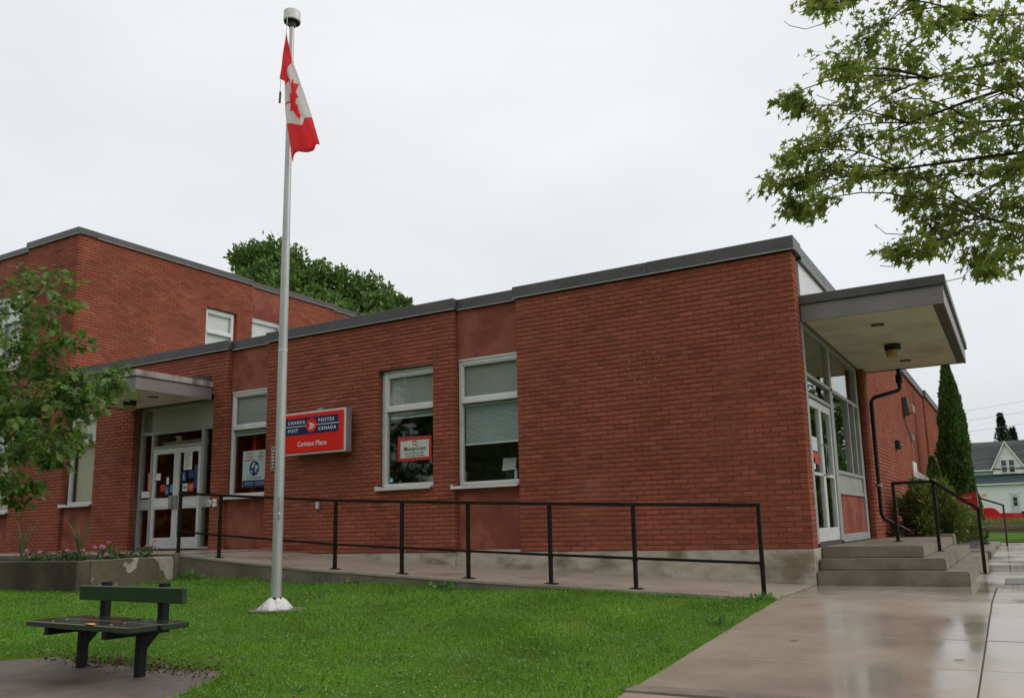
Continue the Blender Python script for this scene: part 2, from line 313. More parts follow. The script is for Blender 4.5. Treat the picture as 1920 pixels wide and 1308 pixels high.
# sidewalk: a dark bed with separate concrete slabs on it
wx = [0.0, 1.885, 3.6]; wy = [-12.5, -10.4, -8.4, -6.9, -5.45, -4.55, -3.61, -2.54, -1.85, -0.02]
bed = MB()
for a in range(len(wy)-1):
    y0, y1 = wy[a], wy[a+1]
    bed.add([(wx[0], y0, GZ(0, y0)+0.006), (wx[-1], y0, GZ(0, y0)+0.006), (wx[-1], y1, GZ(0, y1)+0.006), (wx[0], y1, GZ(0, y1)+0.006)], [(0, 1, 2, 3)])
bed.add([(1.62, -0.02, -0.431), (3.6, -0.02, -0.431), (3.6, 16.5, -0.431), (1.62, 16.5, -0.431)], [(0, 1, 2, 3)])
walk = bed.build('sidewalk', 'joint', kind='structure'); walk['label'] = 'wet concrete sidewalk leading to the steps'
def slab(x0, x1, y0, y1, z0, z1, parent, m='concrete_walk', t=0.014, gap=0.005, dz=0.0):
    x0 += gap; x1 -= gap; y0 += gap; y1 -= gap
    lo_ = 0.02; mb = MB()
    mb.add([(x0,y0,z0-lo_),(x1,y0,z0-lo_),(x1,y1,z1-lo_),(x0,y1,z1-lo_),(x0,y0,z0+t+dz),(x1,y0,z0+t+dz),(x1,y1,z1+t+dz),(x0,y1,z1+t+dz)],
           [(0,3,2,1),(4,5,6,7),(0,1,5,4),(1,2,6,5),(2,3,7,6),(3,0,4,7)])
    return mb.build('slab', m, parent, bevel=0.005)
for a in range(len(wy)-1):
    for b_ in range(2):
        slab(wx[b_], wx[b_+1], wy[a], wy[a+1], GZ(0, wy[a]), GZ(0, wy[a+1]), walk, dz=random.uniform(-0.001, 0.003))
sy = [-0.02, 1.6, 3.4, 5.2, 7.0, 8.8, 10.6, 12.4, 14.4, 16.5]
for a in range(len(sy)-1):
    for b_, (xa, xb) in enumerate(((1.62, 2.4), (2.4, 3.6))): slab(xa, xb, sy[a], sy[a+1], -0.437, -0.437, walk, dz=random.uniform(-0.002, 0.002))
B('slab', 'concrete_edge', walk, 0.0, 3.6, -5.62, -5.44, GZ(0, -5.5)-0.05, GZ(0, -5.5)+0.022, bevel=0.004)
gt = thing('drain_grate', 'dark slotted drain cover set in the wet sidewalk by the steps', 'drain', (2.05, 0.9, -0.42))
gm = MB(); gm.box(1.95, 2.15, 0.45, 1.45, -0.424, -0.4195); gm.build('frame', 'dark_trim', gt)
for i in range(7): B('bar', 'grey_metal', gt, 1.96, 2.14, 0.50+i*0.135, 0.57+i*0.135, -0.421, -0.414)

# asphalt pad under the bench
pad = [(-8.2, -7.0), (-5.3, -6.52), (-5.0, -6.30), (-4.8, -6.17), (-4.3, -6.22), (-3.6, -6.18), (-3.2, -6.10), (-2.93, -6.06), (-2.80, -6.28), (-2.68, -6.60), (-2.5, -7.2), (-2.3, -8.2), (-4, -9.4), (-8.2, -9.4)]
def inpoly(x, y, P):
    c = np.zeros(np.shape(x), bool); j = len(P)-1
    for i in range(len(P)):
        xi, yi = P[i]; xj, yj = P[j]
        c ^= ((yi > y) != (yj > y)) & (x < (xj-xi)*(y-yi)/((yj-yi) or 1e-9)+xi); j = i
    return c
pm = bmesh.new(); pvs = [pm.verts.new((x, y, GZ(x, y)+0.010)) for x, y in pad]; pm.faces.new(pvs); bmesh.ops.triangulate(pm, faces=pm.faces)
pme = bpy.data.meshes.new('asphalt_path'); pm.to_mesh(pme); pm.free(); pme.materials.append(MATS['asphalt']); link('asphalt_path', pme, None, 'structure')

# ------------------------------------------------------------------ ramp and landing
RP = [(-9.2, 0.085), (-8.5, 0.030), (-6.33, -0.136), (-3.5, -0.275), (-1.95, -0.345), (-0.02, -0.421)]
def RZ(x):
    if x <= RP[0][0]: return RP[0][1]
    for (a, za), (b_, zb) in zip(RP, RP[1:]):
        if x <= b_: return za+(zb-za)*(x-a)/(b_-a)
    return RP[-1][1]
RY0, RY1 = -1.86, 0.004
rb = MB(); rxs = [-8.93]+[p[0] for p in RP[1:]]
prof = [(x, RZ(x)-0.004) for x in rxs]
rb.prism([(x, RY0+0.004, z) for x, z in prof]+[(-0.02, RY0+0.004, -0.75), (-8.93, RY0+0.004, -0.75)], (0, RY1-RY0-0.006, 0))
rb.box(-26, -8.93, -1.95, RY1, -0.7, 0.081)
ramp = rb.build('ramp', 'concrete_edge', kind='structure'); ramp['label'] = 'concrete ramp and landing along the brick facade'
cut = [-8.93, -7.55, -6.33, -5.15, -3.5, -1.95, -0.985, -0.02]
for a, b_ in zip(cut, cut[1:]):
    mb = MB(); x0, x1 = a+0.004, b_-0.004
    mb.add([(x0,RY0-0.008,RZ(a)-0.03),(x1,RY0-0.008,RZ(b_)-0.03),(x1,RY1,RZ(b_)-0.03),(x0,RY1,RZ(a)-0.03),(x0,RY0-0.008,RZ(a)+0.006),(x1,RY0-0.008,RZ(b_)+0.006),(x1,RY1,RZ(b_)+0.006),(x0,RY1,RZ(a)+0.006)],
           [(0,3,2,1),(4,5,6,7),(0,1,5,4),(1,2,6,5),(2,3,7,6),(3,0,4,7)]); mb.build('slab', 'concrete_ramp', ramp, bevel=0.004)
for a, b_ in zip([-26, -22, -18, -15, -12, -10.2], [-22, -18, -15, -12, -10.2, -8.93]):
    B('slab', 'concrete_ramp', ramp, a+0.003, b_-0.003, -1.945, RY1, 0.06, 0.091, bevel=0.004)

# ------------------------------------------------------------------ the brick building
PO = thing('brick_building', 'red brick flat roofed building with a tall wing and grey metal copings', 'building', (0, 0, 0))
CH, BL, JT = 0.0648, 0.2032, 0.0098
ZT = 57*CH      # 3.694
rects = []      # (plane, u0, u1, z0, z1)
walls = MB()
def wall(plane, u0, u1, z0, nz, opens=(), phase=0, depth=0.3, back=None):
    """plane: ('y', Y, +1) faces -y ; ('x', X) faces +x. bricks on a recessed mortar core"""
    z1 = z0+nz*CH
    for k in range(nz):
        za = z0+k*CH+JT/2; zb = z0+(k+1)*CH-JT/2; zm = (za+zb)/2
        spans = [(u0, u1)]
        for a, b_, oz0, oz1 in opens:
            if oz0 < zm < oz1:
                ns = []
                for s0, s1 in spans:
                    if b_ <= s0 or a >= s1: ns.append((s0, s1)); continue
                    if a > s0: ns.append((s0, a))
                    if b_ < s1: ns.append((b_, s1))
                spans = ns
        off = (0.5 if (k+phase) % 2 else 0.0)*BL
        n0 = math.floor((u0-u1-off)/BL)-1
        for i in range(n0, 2):
            a = u1+off+i*BL; b_ = a+BL
            for s0, s1 in spans:
                p, q = max(a, s0), min(b_, s1)
                if q-p > 0.014:
                    rects.append((plane, p+(JT/2 if p == a and p > u0+1e-4 else 0), q-(JT/2 if q == b_ and q < u1-1e-4 else 0), za, zb))
    us = sorted(set([u0, u1]+[v for o in opens for v in o[:2] if u0 < v < u1])); 
    for a, b_ in zip(us, us[1:]):
        zs = [(z0, z1)]
        for oa, ob, oz0, oz1 in opens:
            if oa < b_ and ob > a:
                nzs = []
                for s0, s1 in zs:
                    if oz1 <= s0 or oz0 >= s1: nzs.append((s0, s1)); continue
                    if oz0 > s0: nzs.append((s0, oz0))
                    if oz1 < s1: nzs.append((oz1, s1))
                zs = nzs
        e0 = 0.006 if a == u0 or any(abs(a-o[1]) < 1e-6 for o in opens) else 0; e1 = 0.006 if b_ == u1 or any(abs(b_-o[0]) < 1e-6 for o in opens) else 0
        for s0, s1 in zs:
            f = 0.008
            if plane[0] == 'y': walls.box(a+e0, b_-e1, plane[1]+f, plane[1]+depth, s0+0.001, s1-0.001)
            else: walls.box(plane[1]-depth, plane[1]-f, a+e0, b_-e1, s0+0.001, s1-0.001)
F = ('y', 0.0)
W1 = (-6.70, -5.595, 1.0, 2.90)
wall(F, -4.064, 0.0, 0, 57)
wall(F, -9.22, -5.195, 0, 57, [W1], phase=1)
wall(F, -10.60, -10.25, 0, 57)
wall(F, -14.09, -12.88, 0, 57)
wall(F, -12.88, -10.60, 45*CH, 12)
wall(F, -17.05, -15.15, 0, 107)
wall(F, -26.0, -19.2, 0, 107, phase=1)
TW = (3.40, 4.36, 4.9, 6.02)
wall(('x', -15.15), 0.1, 4.86, 54*CH, 53, [TW], phase=1)
wall(('x', -15.15), 5.99, 7.97, 54*CH, 53)
wall(('x', -15.15), 9.1, 16, 54*CH, 53)
wall(('x', 0.0), 0.1, 0.28, 0, 57)
wall(('x', 0.10), 4.55, 15.2, -3*CH, 60, phase=1)
wall(('x', 0.16), 15.2, 22, -3*CH, 60)
wall(('y', 4.45), 0.0, 0.10, 0, 44, depth=0.2)
WALL = walls.build('wall', 'mortar', PO)
# geometry of one brick: chamfered face, sides, open back
def brick_arrays(R, depth=0.095, ch=0.0035):
    R_ = np.array([[r[1], r[2], r[3], r[4]] for r in R]); n = len(R_)
    j = rng.uniform(-0.0018, 0.0018, n)
    u0, u1, z0, z1 = R_.T; V = np.zeros((n, 12, 3))
    for k, (uu, zz) in enumerate(((u0, z0), (u1, z0), (u1, z1), (u0, z1))):
        su = np.where(np.isin(k, (0, 3)), 1, -1); sz = 1 if k < 2 else -1
        V[:, k] = np.stack([uu+su*ch, j, zz+sz*ch], 1); V[:, 4+k] = np.stack([uu, j+ch, zz], 1); V[:, 8+k] = np.stack([uu, np.full(n, depth), zz], 1)
    Fc = np.array([(0,1,2,3)]+[(4+a, 4+(a+1) % 4, (a+1) % 4, a) for a in range(4)]+[(8+a, 8+(a+1) % 4, 4+(a+1) % 4, 4+a) for a in range(4)])
    out = np.zeros_like(V)
    for i, r in enumerate(R):
        p = r[0]
        if p[0] == 'y': out[i, :, 0] = V[i, :, 0]; out[i, :, 1] = p[1]+V[i, :, 1]; out[i, :, 2] = V[i, :, 2]
        else: out[i, :, 1] = V[i, :, 0]; out[i, :, 0] = p[1]-V[i, :, 1]; out[i, :, 2] = V[i, :, 2]
    return out, Fc
def bdist(i):
    p, u0, u1, z0, z1 = rects[i]
    c = Vector(((u0+u1)/2, p[1], z0)) if p[0] == 'y' else Vector((p[1], (u0+u1)/2, z0))
    d = (c-CAM).length; return d-(u1-u0)*4+(50 if p[0] == 'x' or abs(p[1]) > 0.01 else 0)
order = sorted(range(len(rects)), key=bdist); near = set(order[:300])
rest = [rects[i] for i in range(len(rects)) if i not in near]
V, Fc = brick_arrays(rest)
npmesh('brickwork', V.reshape(-1, 3), (Fc[None]+(np.arange(len(V))*12)[:, None, None]).reshape(-1, 4), 'brick_wall', WALL, kind='stuff')
bmesh_cache = {}
for i in sorted(near):
    p, u0, u1, z0, z1 = rects[i]; w = round(u1-u0, 4)
    if w not in bmesh_cache:
        v, fc = brick_arrays([(('y', 0.0), -w/2, w/2, -(z1-z0)/2, (z1-z0)/2)])
        me = bpy.data.meshes.new('brick'); me.from_pydata([tuple(x) for x in v[0]], [], [tuple(int(q) for q in x) for x in fc]); me.materials.append(MATS['brick_one']); bmesh_cache[w] = me
    o = bpy.data.objects.new('brick', bmesh_cache[w]); COL.objects.link(o); o.parent = WALL
    o.location = ((u0+u1)/2, random.uniform(-0.0015, 0.0015), (z0+z1)/2)
for k in range(15):
    a = k*2*math.pi/14; r_ = 0.0 if k == 14 else 0.235
    disc(-2.05+r_*math.cos(a), 2.44+r_*0.95*math.sin(a), 0.0085, -0.004, 0.004, 8).build('anchor_plug', 'foundation', WALL)
# foundation
fm = MB(); fm.box(-4.064, -0.001, 0.006, 0.28, -0.8, -0.001).box(-9.22, -5.195, 0.006, 0.28, -0.8, -0.001).box(-5.195, -4.064, 0.03, 0.28, -0.8, 0.035)
fm.box(-0.28, -0.002, 0.28, 4.4, -0.8, 0.0).box(-0.2, 0.098, 4.46, 15.2, -0.9, -3*CH-0.001)
fm.build('foundation', 'foundation', PO, bevel=0.004)
# stucco panels in the recessed bays
def panel(*a): return B('panel', 'stucco', PO, *a, bevel=0.002)
RD = 0.10
for x0, x1 in ((-5.195, -4.064), (-10.25, -9.22), (-15.15, -14.09)):
    panel(x0+0.001, x1-0.001, RD, 0.25, 2.93, ZT+0.02); panel(x0+0.001, x1-0.001, RD-0.02, 0.25, 0.036, 0.985)
panel(-19.2, -17.05, RD, 0.25, 5.95, 6.92); panel(-19.2, -17.05, RD, 0.25, 2.9, 4.15); panel(-19.2, -17.05, RD, 0.25, 0.09, 0.95)
panel(-15.4, -15.25, 4.861, 5.989, 6.08, 6.92); panel(-15.4, -15.25, 7.971, 9.099, 3.6, 6.92)
# copings (metal), each length its own part with a pale drip lip
def coping(x0, x1, y0, y1, z0, z1, out='y', lip=True):
    o = B('coping', 'coping', PO, x0, x1, y0, y1, z0, z1, bevel=0.004)
    if lip:
        if out == 'y': B('drip_lip', 'coping_lip', o, x0, x1, y0-0.010, y0+0.02, z0-0.007, z0+0.003)
        else: B('drip_lip', 'coping_lip', o, x1-0.02, x1+0.010, y0, y1, z0-0.007, z0+0.003)
ZC0, ZC1 = ZT+0.018, 3.885
coping(-1.93, 0.05, -0.045, 0.40, ZC0, ZC1); coping(-4.10, -1.934, -0.042, 0.40, ZC0, ZC1-0.003)
coping(-5.165, -4.104, 0.055, 0.45, ZC0, ZC1-0.006); coping(-7.6, -5.169, -0.045, 0.40, ZC0, ZC1); coping(-9.25, -7.604, -0.043, 0.40, ZC0, ZC1-0.002)
coping(-10.22, -9.254, 0.055, 0.45, ZC0, ZC1-0.005); coping(-12.6, -10.224, -0.045, 0.40, ZC0, ZC1); coping(-15.146, -12.604, -0.042, 0.40, ZC0, ZC1-0.002)
coping(-0.35, 0.045, 0.404, 1.9, ZC0-0.04, ZC1-0.03, 'x'); coping(-0.35, 0.047, 1.904, 4.5, ZC0-0.04, ZC1-0.03, 'x')
for a, b_ in ((4.504, 7), (7.004, 9.6), (9.604, 12.3), (12.304, 15.2)): coping(-0.25, 0.145, a, b_, ZC0-0.04, ZC1-0.03, 'x')
for a, b_ in ((15.204, 18), (18.004, 22)): coping(-0.25, 0.205, a, b_, ZC0-0.04, ZC1-0.03, 'x')
TZ0, TZ1 = 107*CH-0.01, 7.07
coping(-17.08, -15.105, -0.045, 0.4, TZ0, TZ1); coping(-19.17, -17.084, 0.055, 0.45, TZ0-0.01, TZ1-0.03); coping(-26, -19.174, -0.045, 0.4, TZ0, TZ1)
coping(-15.6, -15.105, 0.404, 4.83, TZ0, TZ1-0.004, 'x'); coping(-15.65, -15.205, 4.834, 6.02, TZ0, TZ1-0.01, 'x'); coping(-15.6, -15.105, 6.024, 7.99, TZ0, TZ1-0.004, 'x')
coping(-15.65, -15.205, 7.994, 9.07, TZ0, TZ1-0.012, 'x'); coping(-15.6, -15.105, 9.074, 16, TZ0, TZ1-0.006, 'x')
# roofs, ceilings and inside walls
B('roof', 'roofing', PO, -15.0, -0.29, 0.31, 21.9, 3.30, 3.60); B('roof', 'roofing', PO, -26, -15.5, 0.31, 16, 6.5, 6.8)
im = MB(); im.box(-15.1, -0.3, 0.31, 12, -0.3, 0.07); im.build('interior_floor', 'interior_floor', PO)
iw = MB(); iw.box(-9.1, -4.4, 2.7, 2.8, 0.07, 3.3).box(-9.25, -9.15, 0.31, 2.8, 0.07, 3.3).box(-4.4, -4.3, 2.5, 6, 0.07, 3.3).box(-15.1, -0.3, 8, 8.1, 0.07, 3.3).box(-15.2, -15.1, 0.31, 8, 0.07, 3.3).box(-26, -15.5, 1.2, 1.3, 0.07, 6.4).box(-15.5, -15.4, 0.3, 16, 0.07, 3.5)
iw.build('interior_wall', 'interior', PO)
ir = MB(); ir.box(-14.0, -9.9, 2.3, 2.4, 0.07, 3.29).box(-13.4, -13.32, 0.32, 2.3, 0.07, 3.29).box(-9.98, -9.9, 0.4, 2.3, 0.07, 3.29); ir.build('interior_wall', 'interior_red', PO)
iv = MB(); iv.box(-15.62, -15.58, 3.2, 6.2, 4.6, 6.3).box(-19.2, -17, 0.32, 0.36, 3.5, 6.2).build('interior_wall', 'shade_grey', PO)

# windows -------------------------------------------------------------------------------------------------
def window(x0, x1, z0, z1, zt, Y, lower='open', upper='shade_grey', sill=True, prof=0.055):
    """aluminium window facing -y with a transom light above"""
    fr = MB(); d = 0.075
    fr.box(x0, x0+prof, Y, Y+d, z0, z1).box(x1-prof, x1, Y, Y+d, z0, z1).box(x0+prof, x1-prof, Y, Y+d, z1-prof, z1).box(x0+prof, x1-prof, Y, Y+d, z0, z0+prof)
    w = fr.build('window', 'alu', PO, bevel=0.004)
    h = MB(); h.box(x0+0.002, x1-0.002, Y-0.018, Y+0.03, z1+0.001, z1+0.03).box(x0+0.002, x1-0.002, Y-0.006, Y+0.03, z1-0.022, z1-0.014); h.build('head_trim', 'alu', w)
    B('transom', 'alu', w, x0+prof, x1-prof, Y-0.012, Y+d-0.005, zt-0.035, zt+0.05, bevel=0.006)
    B('transom_drip', 'alu_seam', w, x0+prof, x1-prof, Y-0.010, Y+0.02, zt-0.042, zt-0.036)
    s = MB(); p2 = 0.022; a0, a1, c0, c1 = x0+prof, x1-prof, zt+0.05, z1-prof
    s.box(a0, a0+p2, Y+0.014, Y+d-0.01, c0, c1).box(a1-p2, a1, Y+0.014, Y+d-0.01, c0, c1).box(a0+p2, a1-p2, Y+0.014, Y+d-0.01, c1-p2, c1).box(a0+p2, a1-p2, Y+0.014, Y+d-0.01, c0, c0+p2)
    s.build('sash', 'alu', w, bevel=0.003)
    B('pane', 'glass', w, a0+p2, a1-p2, Y+0.035, Y+0.041, c0+p2, c1-p2)
    B('pane', 'glass', w, x0+prof, x1-prof, Y+0.045, Y+0.051, z0+prof, zt-0.042)
    if upper: B('shade', upper, w, a0-0.01, a1+0.01, Y+0.080, Y+0.084, c0-0.02, c1+0.02)
    if lower == 'shade': B('shade', 'shade_cream', w, x0+0.14, x1-0.03, Y+0.10, Y+0.104, z0+0.06, zt-0.02)
    if sill:
        sm = MB(); sm.box(x0-0.05, x1+0.0, Y-0.17, Y+0.02, z0-0.035, z0-0.012).box(x0-0.05, x1, Y-0.176, Y-0.17, z0-0.055, z0-0.012).box(x0-0.05, x0-0.035, Y-0.176, Y+0.0, z0-0.035, z0+0.015)
        sm.build('sill', 'alu', w, bevel=0.003)
    return w
w2 = window(-5.19, -4.07, 0.985, 2.90, 2.27, 0.125)
w1 = window(-6.64, -5.60, 1.02, 2.86, 2.26, 0.10)
B('filler', 'alu', w1, -6.695, -6.645, 0.12, 0.2, 1.0, 2.895)
B('lintel', 'dark_trim', w1, -6.70, -5.595, 0.09, 0.28, 2.865, 2.899)
w0 = window(-10.24, -9.225, 1.02, 2.90, 2.25, 0.125)
wL = window(-15.10, -14.095, 1.04, 2.86, 2.30, 0.125, lower='shade', upper='shade_white')
B('shade', 'shade_cream', wL, -15.02, -14.72, 0.195, 0.203, 2.36, 2.80)
for z0, z1 in ((4.15, 5.94), (0.95, 2.9)):
    window(-18.12, -17.07, z0+0.02, z1, z1-0.6, 0.125, lower='shade', upper='shade_white'); window(-19.18, -18.13, z0+0.02, z1, z1-0.6, 0.125, lower='shade', upper='shade_white')
# windows on the wing's side, facing +x
def side_window(X, y0, y1, z0, z1, zt):
    p = 0.05; d = 0.07; fr = MB()
    fr.box(X-d, X, y0, y0+p, z0, z1).box(X-d, X, y1-p, y1, z0, z1).box(X-d, X, y0+p, y1-p, z1-p, z1).box(X-d, X, y0+p, y1-p, z0, z0+p)
    w = fr.build('window', 'alu', PO, bevel=0.004)
    B('transom', 'alu', w, X-d+0.01, X+0.012, y0+p, y1-p, zt-0.035, zt+0.05, bevel=0.004)
    B('head_trim', 'alu', w, X-0.02, X+0.02, y0, y1, z1+0.001, z1+0.03)
    s = MB(); a0, a1, c0, c1, q = y0+p, y1-p, zt+0.05, z1-p, 0.022
    s.box(X-0.05, X-0.012, a0, a0+q, c0, c1).box(X-0.05, X-0.012, a1-q, a1, c0, c1).box(X-0.05, X-0.012, a0+q, a1-q, c1-q, c1).box(X-0.05, X-0.012, a0+q, a1-q, c0, c0+q); s.build('sash', 'alu', w)
    B('pane', 'glass', w, X-0.041, X-0.035, a0+q, a1-q, c0+q, c1-q); B('pane', 'glass', w, X-0.041, X-0.035, y0+p, y1-p, z0+p, zt-0.035)
    B('shade', 'shade_white', w, X-0.09, X-0.086, y0+0.02, y1-0.02, z0, z1)
side_window(-15.22, 3.43, 4.30, 4.7, 5.97, 5.42); side_window(-15.29, 4.87, 5.98, 4.7, 6.05, 5.42)
B('lintel', 'dark_trim', PO, -15.4, -15.2, 3.40, 4.36, 5.99, 6.019); B('jamb_lining', 'brick_wall', PO, -15.4, -15.23, 4.305, 4.36, 4.7, 5.99)

# front entrance (left) -----------------------------------------------------------------------------------
EY = 0.15; EZ = 0.10
en = MB(); ex0, ex1 = -12.87, -10.61
def bar(mb, x0, x1, z0, z1, y0=EY, y1=EY+0.10): mb.box(x0, x1, y0, y1, z0, z1)
for x0, x1 in ((ex0, ex0+0.06), (ex1-0.05, ex1), (-12.52, -12.46), (-11.075, -11.005)): bar(en, x0, x1, EZ, 2.31)
bar(en, ex0, ex1, 2.31, 2.37); bar(en, -12.46, -11.075, 2.02, 2.075); bar(en, ex0+0.06, -12.52, EZ, EZ+0.05); bar(en, -11.005, ex1-0.05, EZ, EZ+0.05)
bar(en, ex0+0.06, -12.52, 0.86, 1.06); bar(en, -11.005, ex1-0.05, 0.86, 1.06); bar(en, ex0, ex0+0.06, 2.37, 2.84); bar(en, ex0, ex1, 2.80, 2.855)
ent = en.build('entrance_frame', 'alu_grey', PO, bevel=0.004)
B('pane', 'glass_dark', ent, ex0+0.06, -12.52, EY+0.05, EY+0.056, EZ+0.05, 2.31); B('pane', 'glass_dark', ent, -11.005, ex1-0.05, EY+0.05, EY+0.056, EZ+0.05, 2.31)
B('pane', 'glass_dark', ent, -12.46, -11.075, EY+0.05, EY+0.056, 2.075, 2.31)
B('transom_panel', 'panel_grey', ent, ex0+0.30, ex1-0.02, EY+0.035, EY+0.06, 2.37, 2.80); B('transom_panel', 'fascia', ent, ex0+0.06, ex0+0.30, EY+0.05, EY+0.07, 2.37, 2.80)
text('79', 0.20, (-11.88, EY+0.046, 2.10), 'print_gold', ent, name='house_number', bold=0.006, xs=0.9)
tb = MB(); tb.box(-12.4, -11.1, EY+0.16, EY+0.2, 2.06, 2.17); tb.build('closer_bar', 'alu_grey', ent)
def door(x0, x1, hx, parent=PO):
    z0, z1 = EZ+0.015, 2.015; m = MB(); s = 0.075; y0, y1 = EY+0.012, EY+0.062
    m.box(x0, x0+s, y0, y1, z0, z1).box(x1-s, x1, y0, y1, z0, z1).box(x0+s, x1-s, y0, y1, z1-0.10, z1).box(x0+s, x1-s, y0, y1, z0, z0+0.21).box(x0+s, x1-s, y0, y1, 0.86, 0.91).box(x0+s, x1-s, y0, y1, 1.04, 1.075)
    d = m.build('door', 'alu', parent, bevel=0.004)
    B('push_plate', 'white_panel', d, x0+s, x1-s, y0-0.004, y0+0.03, 0.912, 1.038)
    B('pane', 'glass_dark', d, x0+s, x1-s, y0+0.02, y0+0.026, z0+0.21, 0.86); B('pane', 'glass_dark', d, x0+s, x1-s, y0+0.02, y0+0.026, 1.075, z1-0.10)
    hm = MB(); hm.box(hx-0.045, hx+0.045, y0-0.06, y0-0.03, 0.86, 1.11).box(hx-0.03, hx+0.03, y0-0.03, y0, 0.88, 0.90).box(hx-0.03, hx+0.03, y0-0.03, y0, 1.07, 1.09); hm.build('handle', 'grey_metal', d, bevel=0.005)
    return d, y0
dL, dy = door(-12.455, -11.770, -11.83); dR, dy = door(-11.765, -11.08, -11.70)
YS = EY+0.028
def sticker(x0, x1, z0, z1, m, par, glyph=None):
    st = B('sticker', m, par, x0, x1, YS-0.004, YS-0.001, z0, z1)
    if glyph: text(glyph[0], glyph[1], ((x0+x1)/2, YS-0.006, z0+glyph[3]), glyph[2], par, align='CENTER', bold=0.002, ext=0.0005)
sticker(-12.37, -12.23, 1.42, 1.55, 'paper', dL); sticker(-12.22, -12.08, 1.20, 1.33, 'print_red', dL); sticker(-12.05, -11.98, 1.33, 1.46, 'paper', dL)
sticker(-12.08, -11.96, 1.12, 1.30, 'print_blue', dL); sticker(-11.94, -11.78+0.0, 1.17, 1.32, 'print_cyan', dL)
sticker(-11.61, -11.49, 1.36, 1.55, 'print_blue', dR); sticker(-11.43, -11.28, 1.42, 1.56, 'print_blue', dR); sticker(-11.58, -11.44, 1.18, 1.32, 'paper_cool', dR, ('VISA', 0.06, 'print_blue', 0.05))
sticker(-11.42, -11.27, 1.17, 1.33, 'print_red', dR); sticker(-11.26, -11.16, 1.22, 1.66, 'print_blue', dR)
for ox in (-11.37, -11.32): disc(ox, 1.25, 0.035, YS-0.006, YS-0.0045, 14).build('sticker', 'print_orange' if ox < -11.35 else 'yellow_text', dR)
for par, cx, cz in ((dL, -12.02, 1.21), (dR, -11.55, 1.455)):      # wheelchair marks
    gm = MB(); yy = YS-0.0055
    ring = [(cx+0.028*math.cos(t), yy, cz-0.028+0.028*math.sin(t)) for t in [math.radians(a) for a in range(110, 400, 30)]]
    gm.tube(ring, 0.004, 4).box(cx-0.012, cx-0.002, yy, yy+0.001, cz-0.02, cz+0.035).box(cx-0.002, cx+0.03, yy, yy+0.001, cz-0.022, cz-0.012)
    gm.build('sticker', 'sign_white', par); disc(cx-0.006, cz+0.052, 0.010, yy, yy+0.001, 10).build('sticker', 'sign_white', par)
nt_ = B('sticker', 'paper', dR, -11.57, -11.34, YS-0.004, YS-0.001, 1.58, 2.0-0.02+0.0)
for i in range(8): B('sticker', 'print_black', dR, -11.55, -11.55+random.uniform(0.12, 0.18), YS-0.0055, YS-0.0045, 1.63+i*0.042, 1.641+i*0.042)
sticker(-12.78, -12.55, 1.10, 1.22, 'paper', ent); sticker(-12.60, -12.53, 1.25, 1.58, 'print_orange', ent); 
jb = thing('door_opener_button', 'round white door button beside the left entrance doors', 'button', (-10.62, 0, 0.9))
disc(-10.585, 0.92, 0.062, -0.035, -0.002, 20).build('disc', 'paper', jb, bevel=0.006); disc(-10.585, 0.92, 0.038, -0.042, -0.036, 16).build('face', 'shade_grey', jb)
jb2 = thing('intercom_box', 'small white box on the brick pier beside the round button', 'box', (-10.45, 0, 0.9))
B('case', 'paper', jb2, -10.475, -10.395, -0.045, -0.002, 0.85, 0.99, bevel=0.006); disc(-10.435, 0.93, 0.014, -0.05, -0.046, 10).build('button', 'print_black', jb2)

# canopies
def canopy(x0, x1, y0, y1, z, h, lip, m1, m2, downs, inset):
    c = MB().box(x0+0.02, x1-0.02, y0+0.02, y1, z+0.03, z+h-0.02).build('canopy', m1, PO)
    f = MB(); f.box(x0, x1, y0, y0+0.02, z-0.012, z+h-lip).box(x0, x0+0.02, y0+0.02, y1, z-0.012, z+h-lip).box(x1-0.02, x1, y0+0.02, y1, z-0.012, z+h-lip); f.build('fascia', m1, c, bevel=0.002)
    e = MB(); q = 0.035; e.box(x0-q, x1+q, y0-q, y1, z+h-lip, z+h); e.build('drip_edge', m2, c, bevel=0.005)
    t = MB(); t.box(x0+0.02, x1-0.02, y0+0.02, y0+0.05, z-0.006, z+0.03).box(x0+0.02, x0+0.03, y0+0.05, y1, z-0.006, z+0.03).box(x1-inset, x1-0.02, y0+0.05, y1, z-0.006, z+0.03).box(x0+0.03, x1-inset, y1-0.04, y1, z-0.006, z+0.03)
    t.build('edge_trim', 'dark_trim', c)
    B('soffit', 'soffit', c, x0+0.03, x1-inset, y0+0.05, y1-0.04, z+0.004, z+0.029)
    for dx, dy_ in downs:
        n = 20; MB().prism([(dx+0.085*math.cos(2*math.pi*i/n), dy_+0.085*math.sin(2*math.pi*i/n), z-0.006) for i in range(n)], (0, 0, 0.011)).build('downlight', 'lamp_black', c)
        MB().prism([(dx+0.035*math.cos(2*math.pi*i/n), dy_+0.035*math.sin(2*math.pi*i/n), z-0.010) for i in range(n)], (0, 0, 0.006)).build('downlight', 'shade_grey', c)
    return c
cL = canopy(-13.0, -10.655, -1.56, -0.002, 2.83, 0.32, 0.105, 'fascia', 'fascia_pale', [(-11.25, -0.78), (-12.56, -0.75)], 0.05)
MB().prism([(-10.66, -0.03, 3.15), (-10.66, -0.03, 3.27), (-10.66, -0.62, 3.15)], (-0.9, 0, 0)).build('flashing', 'coping', cL)
cR = canopy(0.004, 1.665, 0.30, 4.92, 2.84, 0.33, 0.115, 'fascia', 'coping', [(0.81, 1.11), (0.82, 4.1)], 0.13)
